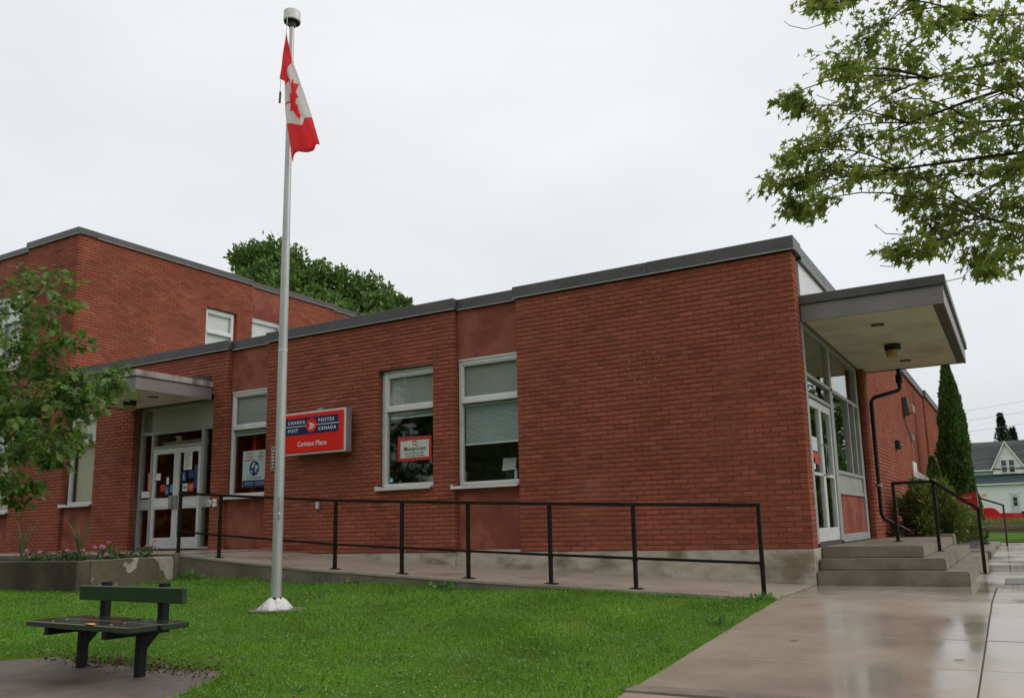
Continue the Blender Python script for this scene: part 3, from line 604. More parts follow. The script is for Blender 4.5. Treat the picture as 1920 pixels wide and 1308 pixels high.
def canopy_lamp(x, y, z, label, w=0.115):
    t = thing('canopy_lamp', label, 'lamp', (x, y, z), 'lamps under the canopies')
    def rnd(r0, r1, za, zb):
        n = 16; m = MB(); m.tube([(x, y, za), (x, y, zb)], [r0, r1], n); return m
    rnd(w, w*0.98, z-0.002, z-0.085).build('housing', 'lamp_black', t, bevel=0.006); rnd(w*0.94, w*0.80, z-0.086, z-0.185).build('lens', 'lamp_lens', t, bevel=0.01, smooth=False)
canopy_lamp(0.806, 2.60, 2.842, 'amber canopy lamp under the large right hand canopy'); canopy_lamp(-11.97, -0.74, 2.832, 'dark canopy lamp under the small canopy over the left entrance')

# side entrance (right), glazing facing +x ------------------------------------------------------------------
gx = 0.0
sg = MB()
def sbar(y0, y1, z0, z1, x0=-0.09, x1=0.0): sg.box(gx+x0, gx+x1, y0, y1, z0, z1)
sbar(0.285, 0.40, 0.05, 2.835); sbar(1.87, 2.06, 0.05, 2.15); sbar(1.93, 2.06, 2.20, 2.78); sbar(4.22, 4.40, 0.02, 2.835); sbar(0.40, 4.22, 2.78, 2.835)
sbar(0.40, 1.93, 2.15, 2.20); sbar(2.06, 4.22, 2.15, 2.205); sbar(0.40, 1.87, 1.90, 1.945); sbar(2.06, 4.22, 0.98, 1.03); sbar(2.06, 4.22, 0.69, 0.73); sbar(2.06, 4.22, 0.02, 0.13)
sbar(3.28, 3.34, 1.03, 2.15); sbar(3.80, 3.86, 1.03, 2.15)
sgo = sg.build('entrance_frame', 'alu_grey', PO, bevel=0.004)
for y0, y1, z0, z1 in ((0.40, 1.93, 2.20, 2.78), (2.06, 4.22, 2.205, 2.78), (0.40, 1.87, 1.945, 2.15), (2.06, 3.28, 1.03, 2.15), (3.34, 3.80, 1.03, 2.15), (3.86, 4.22, 1.03, 2.15)):
    B('pane', 'glass_dark', sgo, -0.05, -0.044, y0, y1, z0, z1)
B('panel', 'alu_grey', sgo, -0.05, -0.03, 2.06, 4.22, 0.73, 0.98); B('panel', 'stucco', sgo, -0.05, -0.03, 2.06, 4.22, 0.13, 0.69)
B('white_panel', 'white_panel', PO, -0.25, -0.002, 0.405, 4.5, 3.165, 3.67)
def sdoor(y0, y1):
    z0, z1 = 0.065, 1.885; m = MB(); s = 0.062; a, b_ = -0.075, -0.02
    m.box(a, b_, y0, y0+s, z0, z1).box(a, b_, y1-s, y1, z0, z1).box(a, b_, y0+s, y1-s, z1-0.10, z1).box(a, b_, y0+s, y1-s, z0, z0+0.17).box(a, b_, y0+s, y1-s, 0.90, 0.94)
    d = m.build('door', 'alu', PO, bevel=0.004)
    B('pane', 'glass_dark', d, -0.05, -0.044, y0+s, y1-s, z0+0.17, 0.90); B('pane', 'glass_dark', d, -0.05, -0.044, y0+s, y1-s, 0.94, z1-0.10)
    return d
d1 = sdoor(0.41, 1.13); d2 = sdoor(1.14, 1.86)
for d, y in ((d1, 1.08), (d2, 1.20)):
    MB().tube([(-0.02, y, 0.92), (0.03, y, 0.92), (0.03, y, 1.32), (-0.02, y, 1.32)], 0.012, 6).build('handle', 'grey_metal', d)
B('sticker', 'paper_cool', d1, -0.043, -0.040, 0.55, 0.90, 1.22, 1.40); B('sticker', 'print_red', d1, -0.043, -0.040, 0.58, 0.95, 1.05, 1.20); B('sticker', 'paper', d1, -0.043, -0.040, 0.52, 0.68, 0.98, 1.12)
B('sill', 'dark_trim', sgo, -0.1, -0.005, 0.41, 1.87, 0.0, 0.06)
# downpipe at the side, from the canopy
dp = MB(); dp.tube([(0.62, 4.86, 2.84), (0.62, 4.86, 2.52), (0.60, 4.82, 2.47), (0.22, 4.66, 2.36), (0.17, 4.64, 2.30), (0.17, 4.64, 0.42), (0.20, 4.66, 0.33), (0.52, 4.95, 0.12)], 0.033, 10)
dpo = dp.build('downpipe', 'pipe_black', PO, smooth=True); MB().tube([(0.62, 4.86, 2.74), (0.62, 4.86, 2.60)], 0.058, 10).build('collar', 'pipe_black', dpo); MB().tube([(0.17, 4.64, 0.86), (0.17, 4.64, 0.90)], 0.056, 10).build('bracket', 'grey_metal', dpo)
# things fixed to the side wall
wl = thing('wall_lamp', 'bronze wall lamp with amber lens and conduit on the side wall', 'lamp', (0.1, 10.1, 2.9))
B('housing', 'lamp_bronze', wl, 0.098, 0.22, 9.95, 10.25, 2.62, 3.03, bevel=0.01); B('lens', 'lamp_lens', wl, 0.22, 0.34, 9.97, 10.23, 2.64, 2.84, bevel=0.02)
MB().tube([(0.115, 10.2, 2.62), (0.115, 10.3, 2.45), (0.115, 11.15, 2.22), (0.115, 11.2, 2.15), (0.115, 11.2, 1.5)], 0.014, 6).build('conduit', 'grey_metal', wl); B('junction_box', 'grey_metal', wl, 0.1, 0.16, 11.1, 11.3, 2.12, 2.28, bevel=0.01)
mt = thing('meter_box', 'white box with a hood and pipe on the side wall above the shrub', 'meter box', (0.1, 11.2, 1.2))
B('case', 'paper', mt, 0.098, 0.14, 10.85, 11.5, 0.5, 1.62, bevel=0.01); MB().prism([(0.14, 10.95, 1.25), (0.14, 10.95, 1.42), (0.42, 10.95, 1.22), (0.40, 10.95, 1.17)], (0, 0.45, 0)).build('hood', 'paper', mt); MB().tube([(0.2, 11.15, 1.22), (0.2, 11.15, 0.0)], 0.045, 8).build('pipe', 'grey_metal', mt)
bb = thing('camera_box', 'small black box on the side wall near the downpipe', 'box', (0.1, 8.1, 1.8)); B('case', 'lamp_black', bb, 0.1, 0.19, 8.0, 8.25, 1.72, 1.90, bevel=0.008); MB().tube([(0.19, 8.12, 1.8), (0.23, 8.12, 1.78)], 0.025, 8).build('spout', 'grey_metal', bb)
ob_ = thing('outlet_box', 'small grey metal outlet cover low on the brick wall', 'outlet', (-7.94, 0, 0.78)); B('cover', 'grey_metal', ob_, -7.985, -7.905, -0.03, -0.002, 0.72, 0.85, bevel=0.005); B('flap', 'alu', ob_, -7.972, -7.918, -0.038, -0.031, 0.735, 0.835, bevel=0.003)

# ------------------------------------------------------------------ steps at the side entrance
def steps(name, label, y0, y1, out=1):
    t = thing(name, label, 'steps', (0.8, y0, -0.43))
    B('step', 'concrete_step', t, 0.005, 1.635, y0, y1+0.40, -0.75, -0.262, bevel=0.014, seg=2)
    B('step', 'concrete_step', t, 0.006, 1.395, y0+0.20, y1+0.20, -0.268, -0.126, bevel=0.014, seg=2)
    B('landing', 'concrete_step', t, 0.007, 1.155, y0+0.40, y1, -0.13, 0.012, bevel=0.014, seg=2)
    return t
steps('steps', 'worn concrete steps with landing under the right hand canopy', 0.02, 5.3)
B('kerb', 'concrete_step', bpy.data.objects['steps'], 0.95, 1.17, 5.31, 7.4, -0.6, 0.045, bevel=0.012)
fs = thing('low_steps', 'short concrete steps beyond the shrub by the far handrail', 'steps', (1.4, 13, -0.43))
B('step', 'concrete_step', fs, 0.9, 1.36, 12.2, 14.2, -0.5, -0.19, bevel=0.012); B('step', 'concrete_step', fs, 0.9, 1.66, 11.4, 14.6, -0.5, -0.33, bevel=0.012)
B('step', 'concrete_step', fs, 0.9, 1.64, 7.5, 11.38, -0.5, -0.31, bevel=0.012)

# ------------------------------------------------------------------ railings
rr = thing('ramp_railing', 'black square tube handrail running the length of the ramp', 'railing', (-4.6, -1.75, -0.2))
PX = [-9.13, -8.22, -5.94, -4.80, -3.77, -2.62, -1.56, -0.16]; RYp = -1.74; RH = 0.92
for x in PX:
    z = RZ(x)+0.006; p = MB().tube([(x, RYp, z), (x, RYp, z+RH-0.02)], 0.0195, 4, square=True).build('post', 'rail_black', rr)
    B('base_plate', 'rail_black', p, x-0.075, x+0.075, RYp-0.045, RYp+0.045, z, z+0.010); 
    c = MB(); c.tube([(x, RYp, z+0.30), (x, RYp, z+0.312)], 0.026, 4, square=True).build('weld_collar', 'rail_black', p)
    for bx in (-0.055, 0.055): B('bolt', 'grey_metal', p, x+bx-0.009, x+bx+0.009, RYp-0.009, RYp+0.009, z+0.010, z+0.026)
tx = [PX[0]-0.02]+PX[1:-1]+[PX[-1]+0.02]
MB().tube([(x, RYp, RZ(x)+RH) for x in tx], 0.019, 4, square=True).build('top_rail', 'rail_black', rr)
MB().tube([(x, RYp, RZ(x)+0.335) for x in PX], 0.0145, 4, square=True).build('lower_rail', 'rail_black', rr)
sr = thing('stair_railing', 'black handrail stepping down beside the concrete steps', 'railing', (1.2, 2.4, -0.2)); SY = 2.4
for x, z0, z1, mtl in ((0.655, 0.012, 0.815, 'rail_black'), (1.172, -0.126, 0.815, 'rail_black'), (1.695, -0.425, 0.415, 'rail_black')):
    p = MB().tube([(x, SY, z0), (x, SY, z1)], 0.0215, 4, square=True).build('post', mtl, sr)
    B('base_plate', mtl, p, x-0.06, x+0.06, SY-0.05, SY+0.05, z0, z0+0.010)
MB().tube([(0.635, SY, 0.82), (1.172, SY, 0.82), (1.71, SY, 0.42)], 0.0215, 4, square=True).build('top_rail', 'rail_black', sr)
fr_ = thing('far_railing', 'rusty brown handrail beyond the red sign', 'railing', (1.8, 14, -0.43))
MB().tube([(1.81, 14, -0.43), (1.82, 14, 0.57)], 0.022, 4, square=True).build('post', 'rail_rust', fr_); MB().tube([(1.05, 14, -0.4), (1.05, 14, 0.88)], 0.022, 4, square=True).build('post', 'rail_rust', fr_)
MB().tube([(1.04, 14, 0.89), (1.84, 14, 0.575)], 0.022, 4, square=True).build('top_rail', 'rail_rust', fr_)
MB().tube([(1.70, 16.6, -0.425), (3.4, 16.6, -0.425)], 0.03, 4, square=True).build('edge_strip', 'dark_trim', fr_)

# ------------------------------------------------------------------ the wall sign
sn = thing('wall_sign', 'red and navy illuminated post office sign box on the brick wall', 'sign', (-7.9, -0.2, 1.6))
sx0, sx1, sz0, sz1 = -8.505, -7.152, 1.622, 2.328; SF = -0.25
B('cabinet', 'grey_metal', sn, sx0, sx1, SF+0.02, -0.10, sz0, sz1, bevel=0.006)
fm_ = MB(); q = 0.028; fm_.box(sx0-0.002, sx0+q, SF-0.004, SF+0.02, sz0, sz1).box(sx1-q, sx1+0.002, SF-0.004, SF+0.02, sz0, sz1).box(sx0+q, sx1-q, SF-0.004, SF+0.02, sz0, sz0+q).box(sx0+q, sx1-q, SF-0.004, SF+0.02, sz1-q, sz1); fm_.build('trim', 'alu', sn, bevel=0.003)
B('face', 'sign_red', sn, sx0+q, sx1-q, SF-0.022, SF+0.015, sz0+q, sz1-q, bevel=0.012)
B('bracket', 'grey_metal', sn, -7.87, -7.75, -0.16, -0.06, sz1, sz1+0.055, bevel=0.006); B('bracket', 'grey_metal', sn, -8.4, -7.4, -0.10, -0.008, 1.8, 1.86)
fy = SF-0.0225
B('navy_band', 'sign_navy', sn, -8.455, -7.283, fy-0.0025, fy-0.0005, 1.952, 2.23)
for a, b_ in ((-8.455, -7.985), (-7.749, -7.274)): B('stripe', 'sign_white', sn, a, b_, fy-0.0045, fy-0.0027, 2.088, 2.100)
disc(-7.867, 2.093, 0.119, fy-0.006, fy-0.0028, 36).build('roundel', 'sign_red', sn)
wg = MB(); yy = fy-0.0075
def poly(pts): wg.prism([(-7.867+x*0.1, yy, 2.093+z*0.1) for x, z in pts], (0, 0.0012, 0))
poly([(-0.62, 0.55), (0.90, 0.02), (-0.22, 0.02)]); poly([(-0.26, -0.06), (0.86, -0.06), (0.70, -0.2), (-0.30, -0.2)]); poly([(-0.36, -0.28), (0.62, -0.28), (0.50, -0.40), (-0.46, -0.40)]); poly([(-0.54, -0.48), (0.42, -0.48), (0.28, -0.62), (-0.72, -0.62)])
wg.build('emblem', 'sign_white', sn)
for body, x, z, w in (('CANADA', -8.402, 2.134, 0.388), ('POST', -8.400, 1.999, 0.232), ('POSTES', -7.717, 2.137, 0.341), ('CANADA', -7.715, 2.000, 0.386)):
    text(body, 0.077, (x, fy-0.003, z), 'sign_white', sn, bold=0.0012, space=1.25, fit=w)
for body, x, w in (('Carleton', -8.177, 0.365), ('Place', -7.770, 0.230)): text(body, 0.116, (x, fy-0.001, 1.756), 'sign_white', sn, bold=0.0004, fit=w)
# plate on the wall behind the pole
pl = thing('wall_plate', 'small maroon plate with white border on the brick behind the flagpole', 'sign', (-8.92, 0, 1.4))
B('border', 'sign_white', pl, -9.06, -8.785, -0.014, -0.002, 1.42, 1.825, bevel=0.004); B('face', 'maroon_plate', pl, -9.047, -8.798, -0.0165, -0.0135, 1.433, 1.812)
for i in range(6): B('lettering', 'sign_white', pl, -9.03, -8.99+random.uniform(0, 0.02), -0.0185, -0.0168, 1.47+i*0.056, 1.495+i*0.056)

# ------------------------------------------------------------------ things in the windows
ps = thing('poster', 'white poster with a blue globe in the window left of the flagpole', 'poster', (-9.75, 0.15, 1.2)); PY = 0.21
B('sheet', 'paper_cool', ps, -10.01, -9.40, PY, PY+0.003, 1.17, 1.83); B('band', 'print_blue', ps, -10.0, -9.40, PY-0.002, PY-0.0005, 1.17, 1.30)
for x, t in ((-9.88, 'Envoyez\nde l\'argent\nrapidement!'), (-9.60, 'Send\nmoney\nfast!')): text(t, 0.058, (x+0.04, PY-0.001, 1.765), 'print_red', ps, align='CENTER', shear=0.25, bold=0.0008, xs=0.85, ext=0.0006)
disc(-9.71, 1.51, 0.125, PY-0.002, PY-0.0006, 30, 0.135).build('globe', 'print_blue', ps)
lm = MB()
for pts in ([(-0.08, 0.03), (-0.03, 0.10), (0.02, 0.105), (0.0, 0.05), (-0.05, 0.0)], [(0.03, 0.06), (0.09, 0.05), (0.1, 0.0), (0.05, -0.03), (0.06, -0.09), (0.02, -0.05), (0.02, 0.02)], [(-0.09, -0.04), (-0.05, -0.03), (-0.04, -0.09), (-0.07, -0.08)]): lm.prism([(-9.71+x, PY-0.0035, 1.51+z) for x, z in pts], (0, 0.001, 0))
lm.build('globe', 'paper_cool', ps); text('MoneyGram', 0.058, (-9.82, PY-0.001, 1.325), 'print_black', ps, ext=0.0006); disc(-9.87, 1.345, 0.02, PY-0.002, PY-0.0006, 12).build('emblem', 'print_red', ps)
for z in (1.22, 1.255): B('lettering', 'paper_cool', ps, -9.95, -9.72, PY-0.004, PY-0.0025, z, z+0.008); B('lettering', 'paper_cool', ps, -9.68, -9.45, PY-0.004, PY-0.0025, z, z+0.008)
mg = thing('poster', 'white landscape poster in a red frame in the middle window', 'poster', (-6.05, 0.15, 1.4)); MY = 0.155; a0, a1, c0, c1 = -6.40, -5.735, 1.425, 1.80
fm_ = MB(); q = 0.05; fm_.box(a0, a0+q, MY-0.012, MY+0.01, c0, c1).box(a1-q, a1, MY-0.012, MY+0.01, c0, c1).box(a0+q, a1-q, MY-0.012, MY+0.01, c0, c0+q).box(a0+q, a1-q, MY-0.012, MY+0.01, c1-q, c1); fm_.build('frame', 'print_red', mg, bevel=0.006)
B('sheet', 'paper', mg, a0+q, a1-q, MY-0.002, MY+0.006, c0+q, c1-q); disc(-6.07, 1.70, 0.042, MY-0.0045, MY-0.0025, 20).build('emblem', 'print_red', mg); disc(-6.07, 1.70, 0.022, MY-0.006, MY-0.0046, 14).build('emblem', 'paper', mg)
text('MoneyGram', 0.095, (-6.067, MY-0.003, 1.585), 'print_black', mg, align='CENTER', bold=0.0015, xs=0.9, shear=0.12, ext=0.0006)
text('International Money Transfer', 0.034, (-6.067, MY-0.003, 1.535), 'print_black', mg, align='CENTER', bold=0.0004, xs=0.95, ext=0.0006); text("Transfert d'argent international", 0.034, (-6.067, MY-0.003, 1.493), 'print_black', mg, align='CENTER', bold=0.0004, xs=0.9, ext=0.0006)
bs = thing('window_sticker', 'round blue alarm sticker in the lower corner of the middle window', 'sticker', (-6.52, 0.14, 1.15)); disc(-6.525, 1.135, 0.042, 0.139, 0.1415, 24).build('disc', 'print_cyan', bs); disc(-6.525, 1.135, 0.020, 0.137, 0.1388, 12).build('mark', 'paper', bs)
cb = thing('chair_back', 'pale rounded chair back inside the middle window', 'chair', (-5.75, 0.5, 0.6)); MB().prism([(-6.02, 0.45, 0.6), (-5.3, 0.45, 0.6), (-5.3, 0.45, 1.22), (-5.97, 0.45, 1.22), (-6.02, 0.45, 1.17)], (0, 0.05, 0)).build('backrest', 'shade_grey', cb, bevel=0.012); MB().tube([(-5.65, 0.52, 0.75), (-5.65, 0.55, 0.08)], 0.03, 8).build('leg', 'lamp_black', cb)
def blind(label, x0, x1, z0, z1, y, n, group='window blinds'):
    t = thing('venetian_blind', label, 'blind', ((x0+x1)/2, y, z0), group)
    B('headrail', 'blind', t, x0, x1, y-0.015, y+0.02, z1-0.03, z1)
    me = None; p = (z1-0.035-z0-0.02)/n
    for i in range(n):
        z = z0+0.03+i*p
        if me is None:
            mb = MB(); mb.add([(x0, -0.010, -0.0085), (x1, -0.010, -0.0085), (x1, 0, 0.0015), (x0, 0, 0.0015), (x1, 0.010, 0.0085), (x0, 0.010, 0.0085)], [(0, 1, 2, 3), (3, 2, 4, 5)]); o = mb.build('slat', 'blind', t); me = o.data
        else: o = link('slat', me, t)
        o.location = (0, y, z)
    B('bottom_rail', 'blind', t, x0, x1, y-0.014, y+0.014, z0, z0+0.022)
    MB().tube([(x0+0.12, y-0.016, z1), (x0+0.12, y-0.016, z0)], 0.0016, 4).build('cord', 'paper', t)
blind('pale venetian blind half lowered in the window beside the large brick bay', -5.13, -4.13, 1.60, 2.228, 0.225, 30); blind('venetian blind pulled up to the top of the middle window', -6.58, -5.66, 2.12, 2.215, 0.20, 6); blind('venetian blind pulled up in the window left of the flagpole', -10.18, -9.28, 2.12, 2.205, 0.215, 6)
dk = thing('desk', 'dark desk just inside the window beside the large brick bay', 'desk', (-4.65, 0.7, 0.07)); B('desk_top', 'lamp_bronze', dk, -5.15, -4.42, 0.45, 1.15, 1.00, 1.04, bevel=0.004)
for x in (-5.1, -4.5):
    for y in (0.5, 1.1): B('leg', 'lamp_bronze', dk, x, x+0.05, y, y+0.05, 0.07, 1.0)
sh = thing('paper_sheet', 'white paper sheet propped up on the desk in the window', 'paper', (-4.5, 0.5, 1.15)); MB().prism([(-4.66, 0.50, 1.20), (-4.42, 0.50, 1.215), (-4.46, 0.60, 1.40), (-4.70, 0.60, 1.40)], (0, 0.004, 0.002)).build('sheet', 'paper', sh); B('stand', 'lamp_black', sh, -4.6, -4.48, 0.52, 0.66, 1.04, 1.21)
bo = thing('spray_bottle', 'small blue and white bottle behind the glass near the paper', 'bottle', (-4.33, 0.32, 1.04)); MB().tube([(-4.395, 0.47, 1.042), (-4.395, 0.47, 1.17), (-4.395, 0.47, 1.20), (-4.395, 0.47, 1.23)], [0.028, 0.028, 0.014, 0.014], 12).build('body', 'paper_cool', bo, smooth=True); MB().tube([(-4.395, 0.47, 1.231), (-4.395, 0.47, 1.26)], 0.018, 10).build('cap', 'print_cyan', bo)

# ------------------------------------------------------------------ flagpole and flag
fx, fyp, fz = -4.915, -3.735, -0.467
fp = thing('flagpole', 'tall tapered grey metal flagpole with white drum cap on the lawn', 'flagpole', (fx, fyp, fz))
MB().tube([(fx, fyp, fz), (fx, fyp, 2.375)], [0.0555, 0.0505], 20).build('pole', 'pole_grey', fp, smooth=True)
MB().tube([(fx, fyp, 2.376), (fx, fyp, 2.395)], 0.0525, 20).build('collar', 'cap_white', fp)
MB().tube([(fx, fyp, 2.396), (fx, fyp, 5.15)], [0.0495, 0.037], 20).build('pole', 'pole_grey', fp, smooth=True)
MB().tube([(fx, fyp, 5.15), (fx, fyp, 6.44)], [0.034, 0.028], 20).build('pole', 'pole_grey', fp, smooth=True)
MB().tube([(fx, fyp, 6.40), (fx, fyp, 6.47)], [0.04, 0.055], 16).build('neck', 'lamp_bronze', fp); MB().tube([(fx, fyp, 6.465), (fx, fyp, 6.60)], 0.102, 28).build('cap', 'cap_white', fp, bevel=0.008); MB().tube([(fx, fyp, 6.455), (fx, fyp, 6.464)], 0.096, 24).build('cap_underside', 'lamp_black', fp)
pd = Vector((CAM.x-fx+3.2, CAM.y-fyp, 0)).normalized(); px_, py_ = fx+pd.x*0.046, fyp+pd.y*0.046
MB().tube([(px_, py_, 0.50), (px_, py_, 0.74)], 0.019, 4, square=True).build('cleat_box', 'alu_grey', fp); MB().tube([(px_+0.012, py_-0.012, 0.53), (px_+0.03, py_-0.03, 0.56)], 0.012, 6).build('lock', 'cap_white', fp)
bm_ = MB(); n = 40; prof = [(0.058, 0.125), (0.075, 0.118), (0.11, 0.098), (0.145, 0.055), (0.172, 0.012), (0.176, -0.02)]
vs = []; 
for r, h in prof:
    for j in range(n):
        t = 2*math.pi*j/n; k = 1+0.13*math.sin(5*t+1)*(r-0.05)/0.13+0.08*math.sin(11*t+2)*(r-0.05)/0.13+0.04*math.sin(17*t)*(r-0.05)/0.13
        vs.append((fx+r*k*math.cos(t), fyp+r*k*math.sin(t), fz+h*(1-0.10*math.sin(5*t+0.5))))
bm_.add(vs, [(i*n+j, i*n+(j+1) % n, (i+1)*n+(j+1) % n, (i+1)*n+j) for i in range(len(prof)-1) for j in range(n)]).build('base_cover', 'sack_white', fp, smooth=True)
MB().tube([(fx, fyp, fz+0.115), (fx, fyp, fz+0.135)], 0.060, 20).build('strap', 'lamp_black', fp)
MB().tube([(fx+0.03, fyp+0.02, fz+0.0), (fx+0.03, fyp+0.02, fz+0.012)], 0.33, 24).build('footing', 'concrete_edge', fp)
FY = -3.86; hx = -4.965
hal = MB(); hal.tube([(-4.862, FY, 6.44), (-4.872, FY, 6.25), (-4.944, FY, 5.66), (-4.95, FY, 5.40)], 0.004, 5); hal.build('halyard', 'cap_white', fp)
MB().tube([(-4.944, FY, 5.50), (-4.95, FY, 5.36)], 0.013, 6).build('snap_hook', 'lamp_bronze', fp)
leaf = [(0, 1.0), (0.16, 0.69), (0.33, 0.78), (0.25, 0.30), (0.46, 0.53), (0.52, 0.41), (0.75, 0.46), (0.66, 0.22), (0.76, 0.14), (0.38, -0.16), (0.43, -0.30), (0.045, -0.24), (0.06, -0.68), (0, -0.68)]
leafp = leaf+[(-x, y) for x, y in leaf[::-1]][1:-1]
Rr = [(-4.856, 6.245), (-4.772, 5.868), (-4.633, 5.532), (-4.41, 5.029), (-4.235, 4.63)]; Ll = [(-4.942, 5.66), (-4.83, 5.58), (-4.815, 5.34), (-4.812, 5.045), (-4.748, 4.575)]
LU = [0, 0.2, 0.4, 0.75, 1]; RU = [0, 0.25, 0.5, 0.75, 1]
NU, NV = 150, 76; fv = np.zeros(((NU+1)*(NV+1), 3)); k = 0
for i in range(NU+1):
    u = i/NU; a = (np.interp(u, RU, [p[0] for p in Rr]), np.interp(u, RU, [p[1] for p in Rr])); b_ = (np.interp(u, LU, [p[0] for p in Ll]), np.interp(u, LU, [p[1] for p in Ll]))
    for j in range(NV+1):
        v = j/NV; w = v+0.02*math.sin(v*4*math.pi+1.0+u*1.5)*min(1, u*4)*(1 if 0 < j < NV else 0)
        w = min(max(w, 0), 1); sag = -0.05*math.sin(v*math.pi)*(1 if u > 0.1 else u*10) if u < 0.97 else 0.05*math.sin(v*math.pi)
        fv[k] = (a[0]+(b_[0]-a[0])*w, FY+0.05*math.sin(v*3.2*math.pi+u*4)*(0.35+0.65*u)*min(1, u*6+0.2)-0.02, a[1]+(b_[1]-a[1])*w+sag*0.6); k += 1
ff = []; mi = []
for i in range(NU):
    for j in range(NV):
        ff.append((i*(NV+1)+j, (i+1)*(NV+1)+j, (i+1)*(NV+1)+j+1, i*(NV+1)+j+1)); u = (i+0.5)/NU; v = (j+0.5)/NV
        red = u < 0.25 or u > 0.75 or bool(inpoly(np.array([(u-0.5)*2/0.56]), np.array([(0.5-v)/0.54+0.16]), leafp)[0]); mi.append(0 if red else 1)
fl = npmesh('flag', fv, np.array(ff), ['flag_red', 'flag_white'], mi=mi, smooth=True); tag(fl, 'limp red and white flag with a maple leaf hanging at the top of the pole', 'flag')

# ------------------------------------------------------------------ bench
BC = Vector((-3.80, -6.36, GZ(-3.94, -6.3))); ang = math.radians(-3.5)
bn = thing('bench', 'dark green park bench with a single back board on black posts', 'bench', BC)
RB = Matrix.Translation(BC) @ Matrix.Rotation(ang, 4, 'Z')
def bpart(name, m, mb, bevel=0, parent=bn):
    mb.v = [tuple(RB @ Vector(p)) for p in mb.v]; return mb.build(name, m, parent, bevel=bevel)
SZ = 0.335
for y0, y1, dx in ((-0.305, -0.09, 0.0), (-0.082, 0.135, 0.03)): bpart('seat_board', 'bench_seat', MB().box(-0.69+dx, 0.67+dx, y0, y1, SZ, SZ+0.042), 0.006)
bpart('back_board', 'bench_green', MB().box(-0.66, 0.68, 0.075, 0.118, 0.500, 0.612), 0.005)
for x in (-0.40, 0.36):
    p = MB(); p.box(x-0.030, x+0.030, -0.045, 0.015, -0.05, SZ-0.052); bpart('leg', 'bench_black', p, 0.004)
    bpart('arm', 'bench_black', MB().box(x-0.028, x+0.028, -0.30, 0.19, SZ-0.052, SZ-0.001), 0.003)
    bpart('gusset', 'bench_black', MB().prism([(x-0.02, 0.018, SZ-0.052), (x-0.02, 0.11, SZ-0.052), (x-0.02, 0.018, SZ-0.15)], (0.04, 0, 0)))
    bpart('upright', 'bench_black', MB().box(x-0.033, x+0.033, 0.119, 0.175, SZ-0.04, 0.640), 0.004)
    for y in (-0.25, -0.15, 0.08): bpart('bolt', 'grey_metal', MB().tube([(x, y, SZ+0.0415), (x, y, SZ+0.046)], 0.011, 8)); 
yl = MB(); ylp = [(0.10, -0.30, SZ+0.046), (0.15, -0.315, SZ+0.050), (0.21, -0.308, SZ+0.044), (0.235, -0.285, SZ+0.046), (0.19, -0.275, SZ+0.050), (0.13, -0.28, SZ+0.048)]
yl.prism(ylp, (0, 0, 0.002)); yl.v = [tuple(RB @ Vector(p)) for p in yl.v]; tag(yl.build('fallen_leaf', 'yellow_leaf'), 'single yellow fallen leaf lying on the bench seat', 'leaf')

# ------------------------------------------------------------------ planter
pt = thing('planter', 'low stained concrete planter wall with flaking render', 'planter', (-9.1, -3.5, -0.38))
px1, py0, pz = -8.93, -3.46, 0.048
B('wall', 'planter_dark', pt, -16, px1-0.002, py0, py0+0.19, -0.75, pz, bevel=0.012)
B('wall', 'planter_render', pt, px1-0.19, px1, py0+0.191, -1.955, -0.75, pz+0.003, bevel=0.012)
mb = MB(); mb.add([(-16, py0+0.19, 0.0), (px1-0.19, py0+0.19, 0.0), (px1-0.19, -1.951, 0.02), (-16, -1.951, 0.02)], [(0, 1, 2, 3)]); mb.build('soil', 'soil', pt)
# flowers
LEAF = [(0, 0, 0), (0.32, 0.45, 0.06), (0, 1, 0), (-0.32, 0.45, 0.06)]; LEAFF = [(0, 1, 2), (0, 2, 3)]
PET = [(0, 0, 0), (0.5, 0.7, 0.12), (0.25, 1.0, 0.05), (-0.25, 1.0, 0.05), (-0.5, 0.7, 0.12)]; PETF = [(0, 1, 2), (0, 2, 3), (0, 3, 4)]
def hemi(n): 
    v = rng.normal(size=(n, 3)); v[:, 2] = abs(v[:, 2])*0.7+0.1; return v/np.linalg.norm(v, axis=1)[:, None]
def flower_plant(x, y, r, h, nf, label, cat='flowers'):
    t = thing('flower_plant', label, cat, (x, y, 0.02), 'bedding flowers in the planter')
    n = int(260*r/0.2); P = np.array([x, y, 0.01])+rng.normal(size=(n, 3))*np.array([r*0.5, r*0.45, 0]); P[:, 2] = 0.01+rng.random(n)*h*0.75
    scatter('foliage', LEAF, LEAFF, P, hemi(n), rng.uniform(0.03, 0.06, n), 'plant_leaf', t)
    for _ in range(nf):
        c = np.array([x+random.gauss(0, r*0.45), y+random.gauss(0, r*0.4), h*random.uniform(0.6, 1.15)])
        a = np.array([[math.cos(k*1.2566+_), math.sin(k*1.2566+_), 0.35] for k in range(6)]); a[5] = (0.1, -0.2, 1)
        scatter('bloom', PET, PETF, np.repeat(c[None], 6, 0), a, np.full(6, random.uniform(0.032, 0.045)), 'petal', t)
        MB().tube([(x, y, 0.0), tuple(c)], 0.003, 4).build('stem', 'plant_leaf', t)
